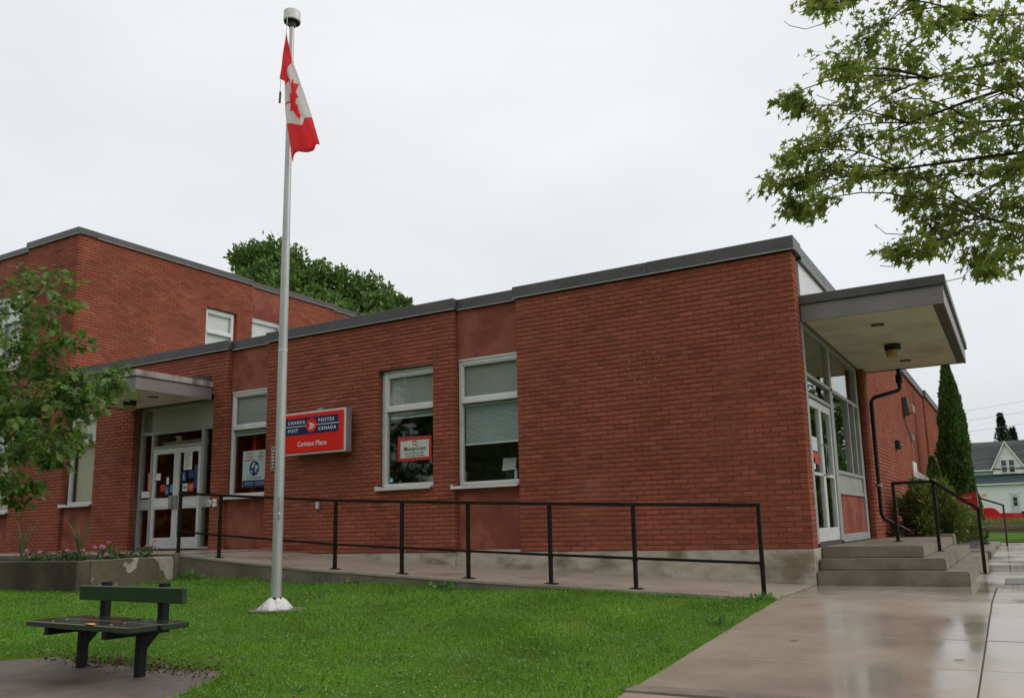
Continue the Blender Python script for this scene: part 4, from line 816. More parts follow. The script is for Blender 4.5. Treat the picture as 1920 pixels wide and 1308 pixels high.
for x, y, r, h, nf, lb in ((-10.22, -2.75, 0.20, 0.20, 7, 'leggy pink petunia clump in the middle of the planter'), (-9.95, -2.35, 0.16, 0.26, 5, 'tall pink petunia clump behind the others in the planter'), (-10.55, -2.5, 0.2, 0.14, 2, 'low plant with a single pink bloom in the planter'),
                     (-9.45, -2.45, 0.17, 0.16, 2, 'low pink flower clump by the planter end near the doors'), (-9.3, -2.2, 0.17, 0.24, 4, 'pink petunia clump nearest the entrance doors'), (-11.2, -2.7, 0.25, 0.17, 3, 'salmon flower clump at the left end of the planter'), (-10.7, -2.95, 0.2, 0.12, 2, 'low coral flowers beside the spiky grass in the planter'), (-9.15, -2.9, 0.15, 0.1, 1, 'single pink bloom by the planter corner')):
    flower_plant(x, y, r, h, nf, lb)
def spiky(x, y, label, hh):
    t = thing('spiky_grass', label, 'plant', (x, y, 0.0), 'spiky plants in the planter')
    for i in range(26):
        a = random.uniform(0, 6.283); l = random.uniform(0.5, 1)*hh; sp = random.uniform(0.15, 0.75)*l*0.6
        pts = [(x+math.cos(a)*sp*q*q, y+math.sin(a)*sp*q*q, l*q*(1-0.12*q)) for q in (0, 0.35, 0.7, 1)]
        MB().tube(pts, [0.007, 0.007, 0.005, 0.001], 3).build('blade', 'spike_leaf', t)
spiky(-10.66, -2.35, 'spiky ornamental grass standing above the pink flowers', 0.85); spiky(-11.95, -2.5, 'spiky ornamental grass at the left edge of the planter', 0.95)

# ------------------------------------------------------------------ trees
def branch(mb, a, b_, r0, r1, sag=0.06, n=6, k=6):
    a = Vector(a); b_ = Vector(b_); L_ = (b_-a).length; pts = []; j = Vector((random.uniform(-1, 1), random.uniform(-1, 1), random.uniform(-1, 1)))*L_*sag
    for i in range(n+1):
        t = i/n; pts.append(a.lerp(b_, t)+j*math.sin(t*math.pi)+Vector((0, 0, 1))*L_*sag*math.sin(t*math.pi))
    mb.tube(pts, [r0+(r1-r0)*i/n for i in range(n+1)], k); return pts
OAKV = [(0, -0.15, 0), (0.07, 0.05, 0), (0.30, 0.12, 0.09), (0.16, 0.28, 0), (0.44, 0.48, 0.15), (0.17, 0.52, 0), (0.34, 0.80, 0.12), (0.10, 0.76, 0), (0, 1.05, -0.08), (-0.10, 0.76, 0), (-0.34, 0.80, 0.12), (-0.17, 0.52, 0), (-0.44, 0.48, 0.15), (-0.16, 0.28, 0), (-0.30, 0.12, 0.09), (-0.07, 0.05, 0)]
OAKF = [(0, 1, 15), (1, 2, 3), (1, 3, 15), (15, 3, 13), (15, 13, 14), (3, 4, 5), (3, 5, 13), (13, 5, 11), (13, 11, 12), (5, 6, 7), (5, 7, 11), (11, 7, 9), (11, 9, 10), (7, 8, 9)]
MAPV = [(0, -0.25, 0), (0.05, 0.10, 0), (0.36, -0.06, 0.14), (0.20, 0.27, 0.05), (0.46, 0.50, 0.20), (0.17, 0.52, 0.06), (0.03, 1.1, -0.10), (-0.14, 0.50, 0.06), (-0.42, 0.58, 0.17), (-0.21, 0.26, 0.05), (-0.38, -0.02, 0.12), (-0.05, 0.10, 0)]
MAPF = [(0, 1, 11), (1, 2, 3), (11, 9, 10), (1, 3, 9), (1, 9, 11), (3, 4, 5), (3, 5, 7), (3, 7, 9), (9, 7, 8), (5, 6, 7)]
def pix(px, py, Y):
    d = (r2*((px-1020.174)/1577.77) + u2*(-(py-713.895)/1577.77) + fw); t = (Y-CAM.y)/d.y; return CAM+d*t
def near_tree(name, label, trunk, hub, clusters, tv, tf, size, leafm, dens, ylo, yhi, spr, flatz, droop):
    t = thing(name, label, 'tree', (trunk[0], trunk[1], GZ(trunk[0], trunk[1])))
    base = Vector((trunk[0], trunk[1], GZ(trunk[0], trunk[1])-0.1)); top = Vector(hub)
    tm = MB(); branch(tm, base, top, trunk[2], trunk[2]*0.7, 0.01, 8, 12); branch(tm, top, top+Vector((0.2, 0.3, 3)), trunk[2]*0.7, 0.03, 0.03, 6, 8); tm.build('trunk', 'bark', t, smooth=True)
    lim = MB(); tw = MB(); P = []; A = []; Sz = []
    C_ = [(pix(px, py, random.uniform(ylo, yhi)), r, d) for px, py, r, d in clusters]
    # limbs: group clusters by height
    G_ = []; rem = sorted(C_, key=lambda c: c[0].x)
    while rem:
        c0 = rem.pop(0); rem.sort(key=lambda c: (c[0]-c0[0]).length); G_.append([c0]+rem[:4]); rem = sorted(rem[4:], key=lambda c: c[0].x)
    for gp in G_:
        cen = sum((c[0] for c in gp), Vector())/len(gp); st = base.lerp(top, 0.55+0.45*random.random()) if cen.z < top.z else top+Vector((0.1, 0.15, max(0, min(2.5, cen.z-top.z-0.3)))); mid = st.lerp(cen, 0.80)+Vector((0, 0, 0.10))
        branch(lim, st, mid, 0.026, 0.010, 0.07, 8, 6)
        for c, r, d in gp:
            pts = branch(lim, mid, c, 0.008, 0.004, 0.08, 6, 5)
            for _ in range(int(9*max(1, r/0.16))):
                s0 = pts[random.randint(5, 6)].lerp(c, 0.3); e = c+Vector((random.gauss(0, r), random.gauss(0, r*1.1), random.gauss(0, r*flatz))); tp = branch(tw, s0, e, 0.003, 0.0012, 0.08, 4, 3)
                dirv = (e-s0).normalized() if (e-s0).length > 1e-4 else Vector((1, 0, 0))
                for _k in range(int(d*dens)):
                    q = tp[random.randint(1, 4)].lerp(e, random.random()*0.5)
                    P.append((q.x+random.gauss(0, 0.045), q.y+random.gauss(0, 0.05), q.z+random.gauss(0, 0.035)))
                    A.append((dirv.x*0.7+random.gauss(0, 0.6), dirv.y*0.7+random.gauss(0, 0.6), dirv.z*0.3-droop+random.gauss(0, 0.35))); Sz.append(size*random.uniform(0.45, 1.25))
    lim.build('limbs', 'bark', t, smooth=True, kind='stuff'); tw.build('twigs', 'twig', t, kind='stuff')
    n = len(P); up_ = rng.normal(size=(n, 3))*0.55+np.array([0, 0, 1.0]); A = np.array(A); X = np.cross(A, up_)  # leaf faces mostly up
    scatter('crown', tv, tf, np.array(P), A, np.array(Sz), leafm, t, roll=np.cross(X, A)*0+up_)
    return t
oc = [(20, 560, .22, 1), (60, 520, .16, .8), (95, 512, .12, .7), (110, 555, .14, .7), (60, 585, .18, .8), (100, 600, .14, .7), (130, 640, .12, .8), (70, 640, .16, .7), (20, 650, .2, .9), (90, 655, .12, .7), (15, 720, .25, 1.3),
      (50, 700, .2, 1.2), (100, 695, .17, 1.1), (150, 705, .15, 1.2), (195, 702, .11, 1), (212, 722, .08, .9), (120, 745, .2, 1.4), (70, 760, .24, 1.5), (20, 765, .25, 1.5), (160, 750, .16, 1.3), (185, 735, .12, 1.1), (140, 770, .15, 1.2),
      (20, 815, .25, 1.5), (70, 815, .22, 1.4), (100, 845, .12, 1.1), (45, 850, .18, 1.3), (15, 855, .16, 1.2), (125, 815, .1, .9), (145, 828, .06, .8), (85, 865, .06, .8), (15, 905, .12, 1), (45, 912, .09, .9), (20, 940, .08, .9), (62, 908, .05, .7), (-60, 600, .4, 1), (-60, 720, .4, 1.4), (-70, 830, .4, 1.4), (-120, 660, .5, 1), (-140, 780, .5, 1.2), (-100, 520, .4, .9), (-50, 900, .25, 1)]
near_tree('oak_tree', 'oak tree with lobed leaves reaching in from the left over the planter', (-12.6, -4.4, 0.16), (-12.4, -4.3, 2.6), oc, OAKV, OAKF, 0.108, 'oak_leaf', 12.0, -4.6, -3.7, 1, 0.75, 0.55)
mc = [(1520, 15, .08, 1), (1548, 8, .07, .9), (1575, 2, .07, .8), (1640, 60, .14, 1), (1690, 30, .16, 1.2), (1750, 50, .18, 1.2), (1810, 40, .14, .8), (1880, 30, .16, .8), (1905, 70, .12, 1), (1560, 122, .09, 1), (1590, 140, .09, 1), (1625, 100, .12, 1), (1660, 130, .15, 1.1), (1720, 130, .16, 1.2), (1780, 150, .16, 1.1), (1850, 120, .13, .6), (1900, 140, .11, .7),
      (1475, 182, .07, 1), (1500, 200, .07, 1), (1540, 215, .09, .9), (1590, 190, .11, 1), (1650, 200, .15, 1.2), (1710, 205, .16, 1.2), (1780, 215, .16, 1.2), (1840, 205, .14, .9), (1895, 210, .13, .9), (1470, 298, .07, 1), (1510, 285, .08, 1), (1550, 270, .09, .9), (1600, 265, .12, 1), (1660, 270, .15, 1.1), (1730, 275, .15, 1.1), (1790, 265, .13, .9), (1850, 270, .11, .7), (1900, 260, .12, .9),
      (1455, 345, .07, 1.1), (1490, 345, .08, 1.1), (1530, 335, .09, 1.1), (1570, 315, .1, 1.1), (1610, 330, .08, .8), (1485, 392, .06, 1.1), (1510, 395, .06, 1), (1535, 378, .05, .8), (1670, 330, .11, 1), (1720, 335, .12, 1.1), (1760, 330, .1, .9), (1700, 380, .08, 1), (1740, 370, .08, 1), (1820, 330, .1, .8), (1880, 330, .11, .9), (1910, 300, .1, .9), (1740, 415, .09, 1.1), (1780, 395, .09, 1), (1820, 400, .11, 1.1), (1870, 400, .1, 1), (1910, 390, .1, 1),
      (1690, 470, .06, 1.1), (1720, 470, .06, 1.1), (1750, 455, .07, 1), (1800, 440, .09, 1), (1850, 445, .09, 1), (1890, 450, .1, 1), (1830, 485, .06, 1.1), (1850, 508, .045, 1.2), (1880, 480, .06, .9), (1960, 100, .2, .8), (1990, 250, .25, 1), (1970, 380, .2, 1), (2060, 150, .3, 1), (2100, 320, .3, 1), (1800, -60, .25, 1), (1900, -90, .3, 1), (1680, -60, .2, 1), (1600, -40, .12, 1)]
MT = near_tree('maple_tree', 'maple tree with branches hanging in from the upper right', (5.2, -2.4, 0.17), (4.9, -2.6, 2.9), mc, MAPV, MAPF, 0.074, 'maple_leaf', 14.0, -3.7, -2.5, 1, 0.6, 0.45)
for pts in ([(1560, 40), (1510, 55), (1480, 48), (1470, 40)], [(1590, 195), (1555, 188), (1530, 178)], [(1580, 290), (1545, 320), (1530, 318)], [(1700, 440), (1660, 438), (1640, 420), (1645, 428)], [(1690, 488), (1670, 500), (1650, 498)], [(1830, 490), (1805, 520), (1765, 530)]):
    q = [pix(a, b_, -3.1+0.1*i) for i, (a, b_) in enumerate(pts)]; MB().tube(q, [0.004-0.0006*i for i in range(len(q))], 4).build('bare_twig', 'twig', MT)
def far_tree(name, label, base, blobs, n, size, leafm, trunk_r, group=None):
    t = thing(name, label, 'tree', base, group); b0 = Vector(base); zc = max(b[2] for b in blobs)
    tm = MB(); branch(tm, b0, Vector((base[0], base[1], zc*0.75)), trunk_r, trunk_r*0.4, 0.01, 6, 8)
    for bx, by, bz, r in blobs: branch(tm, Vector((base[0], base[1], base[2]+(bz-base[2])*0.5)), (bx, by, bz), trunk_r*0.35, 0.03, 0.05, 5, 5)
    tm.build('trunk', 'bark', t, smooth=True)
    w = np.array([b[3]**2 for b in blobs]); w = w/w.sum(); P = []; A = []
    for (bx, by, bz, r), q in zip(blobs, w):
        m_ = int(n*q); nc = max(6, int(m_/60)); d = rng.normal(size=(nc, 3)); d /= np.linalg.norm(d, axis=1)[:, None]; cc = np.array([bx, by, bz])+d*(r*rng.uniform(0.45, 1.05, nc)[:, None])
        idx = rng.integers(0, nc, m_); p = cc[idx]+np.clip(rng.normal(size=(m_, 3)), -1.7, 1.7)*r*0.16; P.append(p); A.append((p-np.array([bx, by, bz]))/r+rng.normal(size=(m_, 3))*0.6+np.array([0, 0, 0.3]))
    P = np.concatenate(P); A = np.concatenate(A); scatter('crown', LEAF, LEAFF, P, A, rng.uniform(0.7, 1.3, len(P))*size, leafm, t); return t
bt = []
for px, py, r in ((478, 490, 2.1), (510, 480, 2.0), (470, 530, 2.0), (545, 505, 2.2), (590, 520, 2.2), (560, 560, 2.4), (640, 535, 2.1), (690, 550, 1.9), (725, 570, 1.7), (660, 585, 2.2), (610, 590, 2.4), (745, 578, 1.3), (500, 560, 2.4), (560, 640, 4), (660, 650, 4)):
    p = pix(px-6, py+14, 25+random.uniform(-1.5, 1.5)); bt.append((p.x, p.y, p.z, r*0.72 if r < 3 else r*0.8))
far_tree('background_tree', 'large leafy green tree rising behind the flat roof', (-32, 26, -0.4), bt, 60000, 0.26, 'far_leaf', 0.5)
for i, (x, y, hgt, lb) in enumerate(((6.4, 31, 7.5, 'leafy tree mirrored in the side entrance glass, off to the right'), (9.2, 46, 9, 'taller leafy tree standing farther right beyond the lawn'), (5.0, 21, 4.5, 'small leafy tree right of the sidewalk beyond the steps'))):
    bl = [(x+random.uniform(-1.2, 1.2), y+random.uniform(-1.5, 1.5), -0.4+hgt*q, hgt*0.18) for q in (0.22, 0.3, 0.35, 0.45, 0.55, 0.6, 0.7, 0.8, 0.9)]
    far_tree('side_tree', lb, (x, y, -0.43), bl, 14000, 0.24, 'far_leaf', 0.2, 'trees right of the lawn')
for x, y, hgt, lb in ((-34, -24, 11, 'unseen tree added across from the far left of the facade'), (-22, -30, 12, 'unseen tree added across the road behind the bench side'), (-9, -28, 12, 'unseen tree added across the road opposite the front windows'), (4, -31, 11, 'unseen tree added across the road behind the viewpoint'), (16, -27, 11, 'unseen tree added across the road to the right of the viewpoint'), (-45, -12, 10, 'unseen tree added far along the road to the left'), (-30, -15, 10, 'unseen tree added to the row opposite the entrance doors'), (-38, -19, 11, 'unseen tree added to fill the row opposite the left wing')):
    bl = [(x+random.uniform(-3, 3), y+random.uniform(-2, 2), -0.8+hgt*q, hgt*0.24) for q in (0.18, 0.3, 0.4, 0.5, 0.6, 0.7, 0.8)]
    far_tree('sky_blocker_tree', lb, (x, y, -0.9), bl, 9000, 0.75, 'far_leaf', 0.3, 'unseen trees added across the street')  # unseen trees, added to block low sky and darken the window reflections
# cedar, juniper, conifers
def cedar(name, label, x, y, z0, h, r, n, leafm, size=0.13):
    t = thing(name, label, 'tree', (x, y, z0)); MB().tube([(x, y, z0-0.1), (x, y, z0+h*0.9)], [0.07, 0.01], 8).build('trunk', 'bark', t)
    q = rng.random(n)**0.85; a = rng.uniform(0, 6.283, n); prof = np.interp(q, [0, 0.05, 0.2, 0.45, 0.7, 0.88, 1], [0.6, 0.95, 1.0, 0.95, 0.75, 0.42, 0.03])
    lob = 1+0.16*np.sin(a*3+q*9)+0.12*np.sin(a*5-q*17)+0.10*np.sin(q*40+a*2); R = r*prof*lob*rng.uniform(0.60, 1.12, n)
    P = np.stack([x+R*np.cos(a), y+R*np.sin(a), z0+q*h], 1); A = np.stack([np.cos(a)*0.6, np.sin(a)*0.6, np.full(n, 0.9)], 1)+rng.normal(size=(n, 3))*0.3
    scatter('crown', LEAF, LEAFF, P, A, rng.uniform(0.6, 1.2, n)*size, leafm, t); return t
cedar('cedar_tree', 'tall narrow dark green cedar against the end of the side wall', 0.90, 13.0, -0.4, 4.62, 0.31, 30000, 'cedar_leaf', 0.085)
cedar('cedar_tree', 'second slimmer cedar leaning against the tall narrow one', 1.10, 13.3, -0.4, 3.7, 0.15, 12000, 'cedar_leaf', 0.07)
cedar('cedar_shrub', 'short rounded cedar at the foot of the tall narrow one', 1.25, 12.2, -0.4, 1.45, 0.16, 7000, 'cedar_leaf', 0.06); cedar('cedar_shrub', 'small dark cedar squeezed between the side wall and the tall one', 0.50, 11.2, -0.3, 2.0, 0.2, 7000, 'cedar_leaf', 0.07)
ju = thing('juniper_shrub', 'spreading green and yellow juniper shrub beside the landing', 'shrub', (0.75, 6.9, -0.2)); n = 30000
d = rng.normal(size=(n, 3)); d /= np.linalg.norm(d, axis=1)[:, None]; d[:, 2] = abs(d[:, 2]); rad = rng.uniform(0.55, 1.0, n)*(1+0.18*np.sin(d[:, 0]*7+d[:, 1]*5)+0.12*np.sin(d[:, 2]*11+d[:, 0]*6))
P = np.array([0.80, 6.75, -0.1])+d*rad[:, None]*np.array([0.62, 1.15, 1.04]); A = d*0.8+rng.normal(size=(n, 3))*0.45+np.array([0.1, -0.1, 0.2]); scatter('crown', [(0, 0, 0), (0.14, 0.4, 0.03), (0, 1, 0), (-0.14, 0.4, 0.03)], LEAFF, P, A, rng.uniform(0.05, 0.13, n), 'juniper_leaf', ju)
jb_ = MB()
for i in range(14): a = random.uniform(0, 6.28); branch(jb_, (0.78, 6.75, -0.3), (0.78+0.5*math.cos(a), 6.75+0.9*math.sin(a), random.uniform(0.1, 0.6)), 0.02, 0.005, 0.1, 5, 5)
jb_.build('stems', 'bark', ju); B('soil_bed', 'soil', ju, 0.11, 1.0, 5.5, 9.5, -0.6, -0.07)
n = 260; P = np.stack([rng.uniform(0.14, 0.7, n), rng.uniform(5.35, 5.9, n), rng.uniform(-0.05, 0.10, n)], 1); lt = scatter('leaf_litter', LEAF, LEAFF, P, hemi(n), rng.uniform(0.05, 0.1, n), 'dead_litter', None, 'stuff'); tag(lt, 'brown dead leaves heaped against the side wall by the downpipe', 'leaves')
def conifer(label, x, y, z0, h, r):
    t = thing('spruce_tree', label, 'tree', (x, y, z0), 'spruces behind the white house'); MB().tube([(x, y, z0), (x, y, z0+h)], [0.25, 0.02], 6).build('trunk', 'bark', t)
    P = []; A = []
    for k in range(34):
        q = k/34; z = z0+h*(0.1+0.9*q); rr_ = r*(1-q)**0.9*random.uniform(0.75, 1.1)+0.1
        for j in range(9):
            a = j*0.698+k*1.1+random.uniform(-0.2, 0.2)
            for s in range(26): f = random.random(); P.append((x+math.cos(a)*rr_*f, y+math.sin(a)*rr_*f, z-0.30*f*rr_+random.gauss(0, 0.16)+0.1*f*f)); A.append((math.cos(a)+random.gauss(0, 0.5), math.sin(a)+random.gauss(0, 0.5), random.gauss(0, 0.35)))
    scatter('crown', LEAF, LEAFF, np.array(P), np.array(A), rng.uniform(0.16, 0.34, len(P)), 'conifer_leaf', t)
conifer('tall dark spruce behind the roof of the white house', 1.2, 108, 0, 12.9, 2.3); conifer('shorter dark spruce right of the tall one behind the house', 2.35, 112, 0, 11.3, 2.0); conifer('dark spruce at the right edge of the picture behind the house', 5.3, 106, 0, 13.4, 3.0)

# ------------------------------------------------------------------ red sign by the shrub
rs = thing('red_sign', 'freestanding red sign panel with white emblem on a grey base', 'sign', (1.28, 9, -0.4)); zy = 9.0
B('board', 'sign_red_deep', rs, 0.92, 1.445, zy, zy+0.05, 0.06, 0.72); MB().prism([(0.92, zy, 0.721), (1.445, zy, 0.721), (1.445, zy, 0.83), (0.92, zy, 0.66+0.062)], (0, 0.05, 0)).build('board', 'sign_red_deep', rs)
for i in range(6): B('base_slat', 'grey_metal', rs, 0.935+i*0.085, 1.012+i*0.085, zy+0.006, zy+0.05, -0.45, 0.058)
B('edge', 'coping_lip', rs, 1.446, 1.456, zy-0.004, zy+0.054, 0.06, 0.83)
wg = MB(); yy = zy-0.003
for pts in ([(-0.62, 0.55), (0.90, 0.02), (-0.22, 0.02)], [(-0.26, -0.06), (0.86, -0.06), (0.70, -0.2), (-0.30, -0.2)], [(-0.36, -0.28), (0.62, -0.28), (0.50, -0.40), (-0.46, -0.40)], [(-0.54, -0.48), (0.42, -0.48), (0.28, -0.62), (-0.72, -0.62)]): wg.prism([(1.215+x*0.12, yy, 0.53+z*0.09) for x, z in pts], (0, 0.002, 0))
wg.build('emblem', 'sign_white', rs); text('elope', 0.085, (1.16, zy-0.001, 0.675), 'yellow_text', rs, rot=Matrix.Rotation(math.radians(-8), 4, 'Y') @ Matrix.Rotation(math.pi/2, 4, 'X'), shear=0.2)
for z, a in ((0.34, 1.40), (0.29, 1.36)): B('lettering', 'yellow_text', rs, 1.15, a, zy-0.003, zy-0.0005, z, z+0.018)

# ------------------------------------------------------------------ far right: retaining timbers, bank, car, house, wires
tw_ = thing('timber_wall', 'low retaining wall of weathered timbers behind the far lawn', 'wall', (2, 33, -0.45))
for i, (z0, z1) in enumerate(((-0.50, -0.31), (-0.30, -0.11))):
    for a, b_ in ((-3, 1.9 if i else 0.6), (1.91 if i else 0.61, 7)): B('timber', 'timber', tw_, a, b_, 32.9-0.03*i, 33.1, z0, z1, bevel=0.012)
n = 9000; P = np.stack([rng.uniform(-3, 8, n), rng.uniform(33.2, 38, n), np.zeros(n)], 1); P[:, 2] = [GZ(p[0], p[1])-0.02 for p in P]
A = rng.normal(size=(n, 3))*0.3+np.array([0, 0, 1]); bg_ = scatter('bank_grass', [(-0.06, 0, 0), (0.06, 0, 0), (0, 1, 0.1)], [(0, 1, 2)], P, A, rng.uniform(0.15, 0.38, n), 'bank_grass', None, 'stuff'); tag(bg_, 'tall dry grass on the bank above the timber wall', 'grass')
rd = MB().add([(-60, 44.5, -0.665), (60, 44.5, -0.665), (60, 55.5, -0.665), (-60, 55.5, -0.665)], [(0, 1, 2, 3)]).build('road', 'road', kind='structure')
cr = thing('parked_car', 'bright red car parked on the street in front of the white house', 'car', (2.2, 48, -0.66)); cz = -0.66; cy0, cy1 = 47.2, 48.9
def carprof(pts, y0, y1): return MB().prism([(x, y0, cz+z) for x, z in pts], (0, y1-y0, 0))
carprof([(-0.05, 0.3), (-0.1, 0.75), (0.0, 1.02), (0.95, 1.06), (1.2, 1.13), (2.3, 1.10), (3.3, 1.0), (3.85, 0.86), (3.95, 0.5), (3.85, 0.3)], cy0, cy1).build('body', 'car_red', cr, bevel=0.05, seg=2)
carprof([(0.02, 1.0), (0.12, 1.40), (0.30, 1.46), (0.75, 1.45), (0.88, 1.38), (1.15, 1.08)], cy0+0.1, cy1-0.1).build('cabin', 'car_red', cr, bevel=0.05, seg=2)
carprof([(0.25, 1.10), (0.30, 1.36), (0.52, 1.37), (0.52, 1.10)], cy0+0.085, cy0+0.11).build('window', 'glass_dark', cr); carprof([(0.58, 1.10), (0.58, 1.37), (0.78, 1.34), (1.0, 1.12)], cy0+0.085, cy0+0.11).build('window', 'glass_dark', cr)
for x in (0.65, 3.15):
    w = MB().tube([(x, cy0-0.01, cz+0.31), (x, cy0+0.2, cz+0.31)], 0.31, 20).build('wheel', 'tyre', cr); MB().tube([(x, cy0-0.02, cz+0.31), (x, cy0+0.0, cz+0.31)], 0.19, 14).build('rim', 'grey_metal', w)
carprof([(3.84, 0.68), (3.90, 0.82), (3.97, 0.78), (3.98, 0.66)], cy0+0.1, cy0+0.4).build('headlight', 'paper', cr); MB().box(2.22, 2.4, cy0-0.1, cy0+0.05, cz+1.08, cz+1.2).build('mirror', 'lamp_black', cr, bevel=0.02)
HK = 1.4256; HY = 90.0
def hx_(x): return 2.19+(x-2.19)*HK
def hz_(z): return 0.338+(z-0.338)*HK
hs = thing('white_house', 'white clapboard house with dark shingle roof and a pointed dormer', 'house', (hx_(1.5), HY, 0))
x0, x1 = hx_(-3.6), hx_(7.5); zb, zl, zu, zr = hz_(0.1), hz_(2.62), hz_(3.63), hz_(5.85)
sd = MB(); hgt = 0.125; k = 0; z = zb
while z < zl: sd.prism([(x0, HY-0.028, z), (x0, HY+0.05, z), (x0, HY+0.05, z+hgt), (x0, HY-0.004, z+hgt)], (x1-x0, 0, 0)); z += hgt
sd.build('siding', 'siding', hs); B('wall', 'siding', hs, x0, x1, HY+0.051, HY+6, 0, zl); B('wall', 'siding_teal', hs, x0, x1, HY+0.62, HY+6, zl+0.002, zu)
us = MB(); z = hz_(3.3)
while z < zu-0.02: us.prism([(x0, HY+0.45, z), (x0, HY+0.6, z), (x0, HY+0.6, z+hgt), (x0, HY+0.478, z+hgt)], (x1-x0, 0, 0)); z += hgt
us.build('siding', 'siding_teal', hs)
MB().prism([(x0-0.2, HY-0.35, zl-0.02), (x0-0.2, HY+0.6, hz_(3.34)), (x0-0.2, HY+0.6, hz_(3.2)), (x0-0.2, HY-0.35, zl-0.10)], (x1-x0+0.4, 0, 0)).build('porch_roof', 'shingle_teal', hs); B('gutter', 'siding', hs, x0-0.2, x1+0.2, HY-0.42, HY-0.3, zl-0.12, zl+0.0)
rf = MB(); nrow = 22
for i in range(nrow):
    t0, t1 = i/nrow, (i+1)/nrow; ya, yb = HY+0.1+3.4*t0, HY+0.1+3.4*t1; za, zb_ = zu+0.05+(zr-zu)*t0, zu+0.05+(zr-zu)*t1
    rf.prism([(x0-0.3, ya, za+0.025), (x0-0.3, yb, zb_), (x0-0.3, yb, zb_-0.05), (x0-0.3, ya, za-0.03)], (x1-x0+0.6, 0, 0))
rfo = rf.build('roof', 'shingle', hs); B('gutter', 'siding', hs, x0-0.3, hx_(0.66), HY+0.0, HY+0.12, zu-0.08, zu+0.04); B('gutter', 'siding', hs, hx_(2.82), x1+0.3, HY+0.0, HY+0.12, zu-0.08, zu+0.04)
MB().prism([(x0-0.3, HY+3.5, zr), (x0-0.3, HY+7, zu), (x0-0.3, HY+7, zu-0.05), (x0-0.3, HY+3.5, zr-0.05)], (x1-x0+0.6, 0, 0)).build('roof', 'shingle', hs)
ax, az = hx_(1.66), hz_(5.72); bl_, br_, bz0 = hx_(0.62), hx_(2.86), hz_(3.66)
MB().prism([(bl_+0.15, HY+0.2, bz0), (bl_+0.15, HY+0.2, hz_(3.3)), (br_-0.15, HY+0.2, hz_(3.3)), (br_-0.15, HY+0.2, bz0), (ax, HY+0.2, az-0.22)], (0, 3, 0)).build('dormer', 'siding', hs)
for sx, ex in ((bl_-0.12, ax), (br_+0.12, ax)):
    MB().prism([(sx, HY-0.1, bz0-0.15), (ex, HY-0.1, az), (ex, HY-0.1, az-0.22), (sx+(0.16 if sx < ax else -0.16), HY-0.1, bz0-0.15)], (0, 0.12, 0)).build('bargeboard', 'siding', hs)
    MB().prism([(sx, HY+0.03, bz0-0.12), (ex, HY+0.03, az+0.03), (ex, HY+0.03, az-0.05), (sx, HY+0.03, bz0-0.22)], (0, 3.1, 0)).build('dormer_roof', 'shingle', hs)
def hwin(xa, xb, za, zb2, yy, m='glass_dark', mid=True):
    f = MB(); q = 0.09; f.box(xa-q, xa, yy-0.05, yy+0.02, za-q, zb2+q).box(xb, xb+q, yy-0.05, yy+0.02, za-q, zb2+q).box(xa, xb, yy-0.05, yy+0.02, zb2, zb2+q).box(xa, xb, yy-0.07, yy+0.02, za-q, za)
    if mid: f.box(xa, xb, yy-0.04, yy+0.02, (za+zb2)/2-0.03, (za+zb2)/2+0.03)
    w = f.build('window', 'siding', hs); B('pane', 'glass_dark', w, xa, xb, yy-0.015, yy-0.008, za, zb2); B('dark_backing', 'print_black', w, xa, xb, yy-0.004, yy+0.03, za, zb2); return w  # black sheet behind the glass paints in the darkness of an unlit interior
yw = HY+0.17
hwin(hx_(1.30), hx_(1.64), hz_(3.42), hz_(4.30), yw); hwin(hx_(1.80), hx_(2.14), hz_(3.42), hz_(4.30), yw)
w = hwin(hx_(-0.20), hx_(0.12), hz_(0.95), hz_(1.93), HY-0.03); B('shade', 'yellow_text', w, hx_(-0.20), hx_(0.12), HY-0.055, HY-0.05, hz_(1.70), hz_(1.93)); B('curtain', 'shade_white', w, hx_(-0.20), hx_(0.12), HY-0.052, HY-0.048, hz_(0.95), hz_(1.69))
mat('door_paint', (0.52, 0.56, 0.60), 0.5)
dh = B('door', 'door_paint', hs, hx_(1.66), hx_(2.17), HY-0.06, HY-0.03, hz_(0.35), hz_(1.83)); fm_ = MB(); fm_.box(hx_(1.60), hx_(1.655), HY-0.08, HY-0.02, hz_(0.35), hz_(1.9)).box(hx_(2.175), hx_(2.23), HY-0.08, HY-0.02, hz_(0.35), hz_(1.9)).box(hx_(1.60), hx_(2.23), HY-0.08, HY-0.02, hz_(1.84), hz_(1.9)); fm_.build('frame', 'siding', dh)
for za, zb2 in ((0.98, 1.25), (1.29, 1.60)): B('pane', 'print_black', dh, hx_(1.80), hx_(2.06), HY-0.068, HY-0.061, hz_(za), hz_(zb2))
MB().tube([(hx_(1.71), HY-0.12, hz_(0.92)), (hx_(1.71), HY-0.06, hz_(0.92))], 0.05, 8).build('handle', 'grey_metal', dh)
for i, (za, zb2, lb) in enumerate(((5.875, 6.18, 'upper overhead wire crossing the sky above the house'), (5.357, 5.62, 'lower overhead wire crossing the sky above the house'), (3.30, 3.60, 'overhead wire passing in front of the dormer'), (4.75, 5.02, 'overhead wire passing in front of the house roof'))):
    pts = [(-14+i2*3, 40, za+(zb2-za)/2.93*(-14+i2*3)-0.0 + 0.004*((-14+i2*3)-2)**2) for i2 in range(14)]
    tag(MB().tube(pts, 0.007, 4).build('overhead_wire', 'alu_grey'), lb, 'wire', 'overhead wires')

